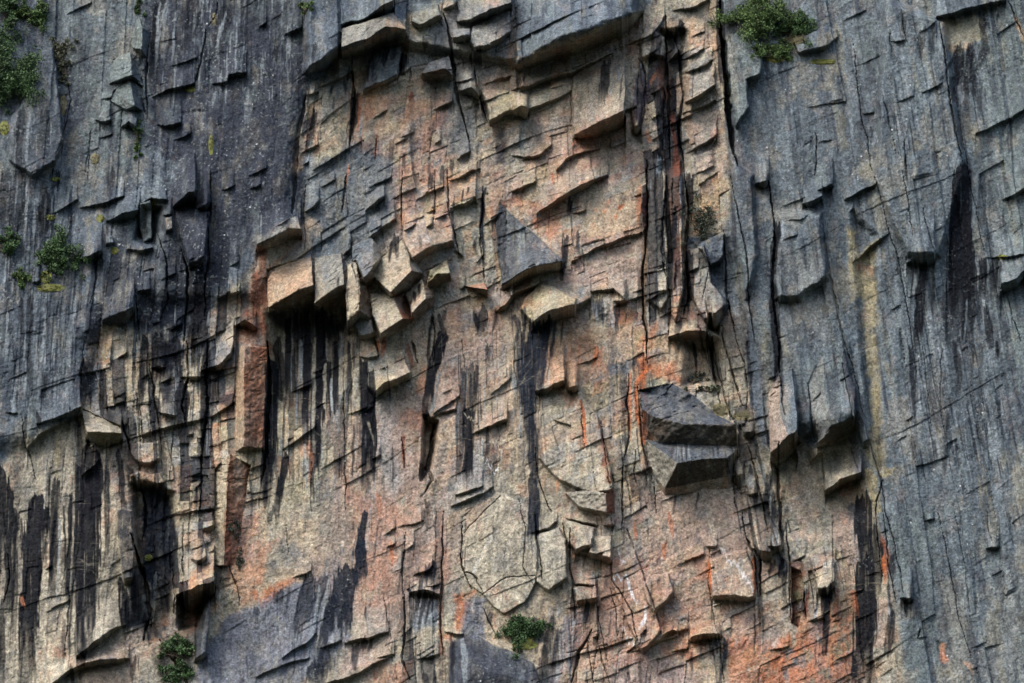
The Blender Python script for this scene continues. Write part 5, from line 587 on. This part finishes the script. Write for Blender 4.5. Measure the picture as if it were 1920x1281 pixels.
for kind, lab, (cu, cv), hw, hh, n, tone in GROW:
    root_v = cv+hh*.55; d0 = max(depth_at(cu, root_v), depth_at(cu, cv)); dd = .25 if kind != 'shrub' else .2
    base = Vector(place(cu, root_v, d0)); mid = Vector(place(cu, cv, d0+dd))
    e = bpy.data.objects.new(kind, None); C.objects.link(e); e.location = base; e['label'] = lab
    e['group'] = GRP[kind]; e['category'] = {'shrub': 'bush', 'grass_tuft': 'grass', 'moss_patch': 'moss'}[kind]
    vs, fs = [], []; cs = []
    nc = {'shrub': max(12, n//26), 'grass_tuft': 10, 'moss_patch': 12}[kind]
    for k in range(nc):
        while True:
            a, b_ = random.uniform(-1, 1), random.uniform(-1, 1)
            if a*a+b_*b_ < 1 and (kind != 'shrub' or math.sin(a*4.1+cu)+math.sin(b_*3.7+cv)+math.sin((a+b_)*6.3+cu*.7) > -.55+.9*(a*a+b_*b_)): break
        sp_ = .74+.75*random.random()**4*(kind == 'shrub'); uu, vvv = cu+a*hw*sp_, cv+b_*hh*sp_-(abs(random.gauss(0, .12))*hh if kind == 'shrub' else 0)
        dep = max(depth_at(uu, vvv), d0-1.2)+ (random.uniform(.02, .55)*(1-.6*(a*a+b_*b_))*min(hw, hh)*S*1.3 if kind == 'shrub' else .04)
        cs.append((Vector(place(uu, vvv, dep)), (random.uniform(.10, .30) if kind == 'shrub' else .20)*min(hw, hh)*S+.04))
    o_off = -base
    if kind == 'grass_tuft':
        for c, r in cs:
            for _ in range(n//10):
                o = c+Vector((random.uniform(-1, 1)*r*2.2, random.uniform(-.1, .1), random.uniform(-.5, .5)*r)); t = o+Vector((random.gauss(0, .16), -random.random()*.12, random.uniform(.1, .42))); m_ = (o+t)/2+Vector((0, 0, .04)); i = len(vs)
                vs += [tuple(o+Vector((-.012, 0, 0))), tuple(o+Vector((.012, 0, 0))), tuple(m_+Vector((.012, 0, 0))), tuple(m_+Vector((-.012, 0, 0))), tuple(t)]; fs += [(i, i+1, i+2, i+3), (i+3, i+2, i+4)]
    else: leafs(vs, fs, cs, int(max(6, (2.6 if kind == 'shrub' and tone != 3 else 1.2)*n/nc)), .09 if kind == 'shrub' else .045)
    if kind != 'shrub':
        i0 = len(vs); nn = 9
        for a in range(nn):
            for b2 in range(nn):
                p, q = a/(nn-1)*2-1, b2/(nn-1)*2-1; sx_ = math.sqrt(max(1-q*q*.5, 0)); sy_ = math.sqrt(max(1-p*p*.5, 0))
                uu, vvv = cu+p*sx_*hw*.9, cv+q*sy_*hh*.9; th = (1-max(abs(p), abs(q))**2)*.10
                vs.append(tuple(place(uu, vvv, max(depth_at(uu, vvv), d0-.7)+th-.02+random.uniform(0, .03))))
        fs += [(i0+a*nn+b2, i0+a*nn+b2+1, i0+(a+1)*nn+b2+1, i0+(a+1)*nn+b2) for a in range(nn-1) for b2 in range(nn-1)]
    vs = [(x-base.x, y-base.y, z-base.z) for x, y, z in vs]
    if kind == 'shrub':
        mesh_ob('foliage', vs, fs, lm[tone], e); vs, fs = [], []
        st = Vector((0, .15, -.1)); fork = (mid-base)*.35
        tube(vs, fs, st, fork, .05, .035)
        for c, r in random.sample(cs, min(len(cs), 22)):
            q = c-base; k1 = fork+(q-fork)*.5+Vector((random.uniform(-.1, .1), 0, random.uniform(-.05, .12)))
            tube(vs, fs, fork, k1, .028, .018, 4); tube(vs, fs, k1, q, .018, .008, 4)
        mesh_ob('stem', vs, fs, bark, e)
    else:
        bpy.data.objects.remove(e); o = mesh_ob(kind, vs, fs, lm[tone]); o.location = base; o['label'] = lab; o['group'] = GRP[kind]; o['category'] = {'grass_tuft': 'grass', 'moss_patch': 'moss'}[kind]
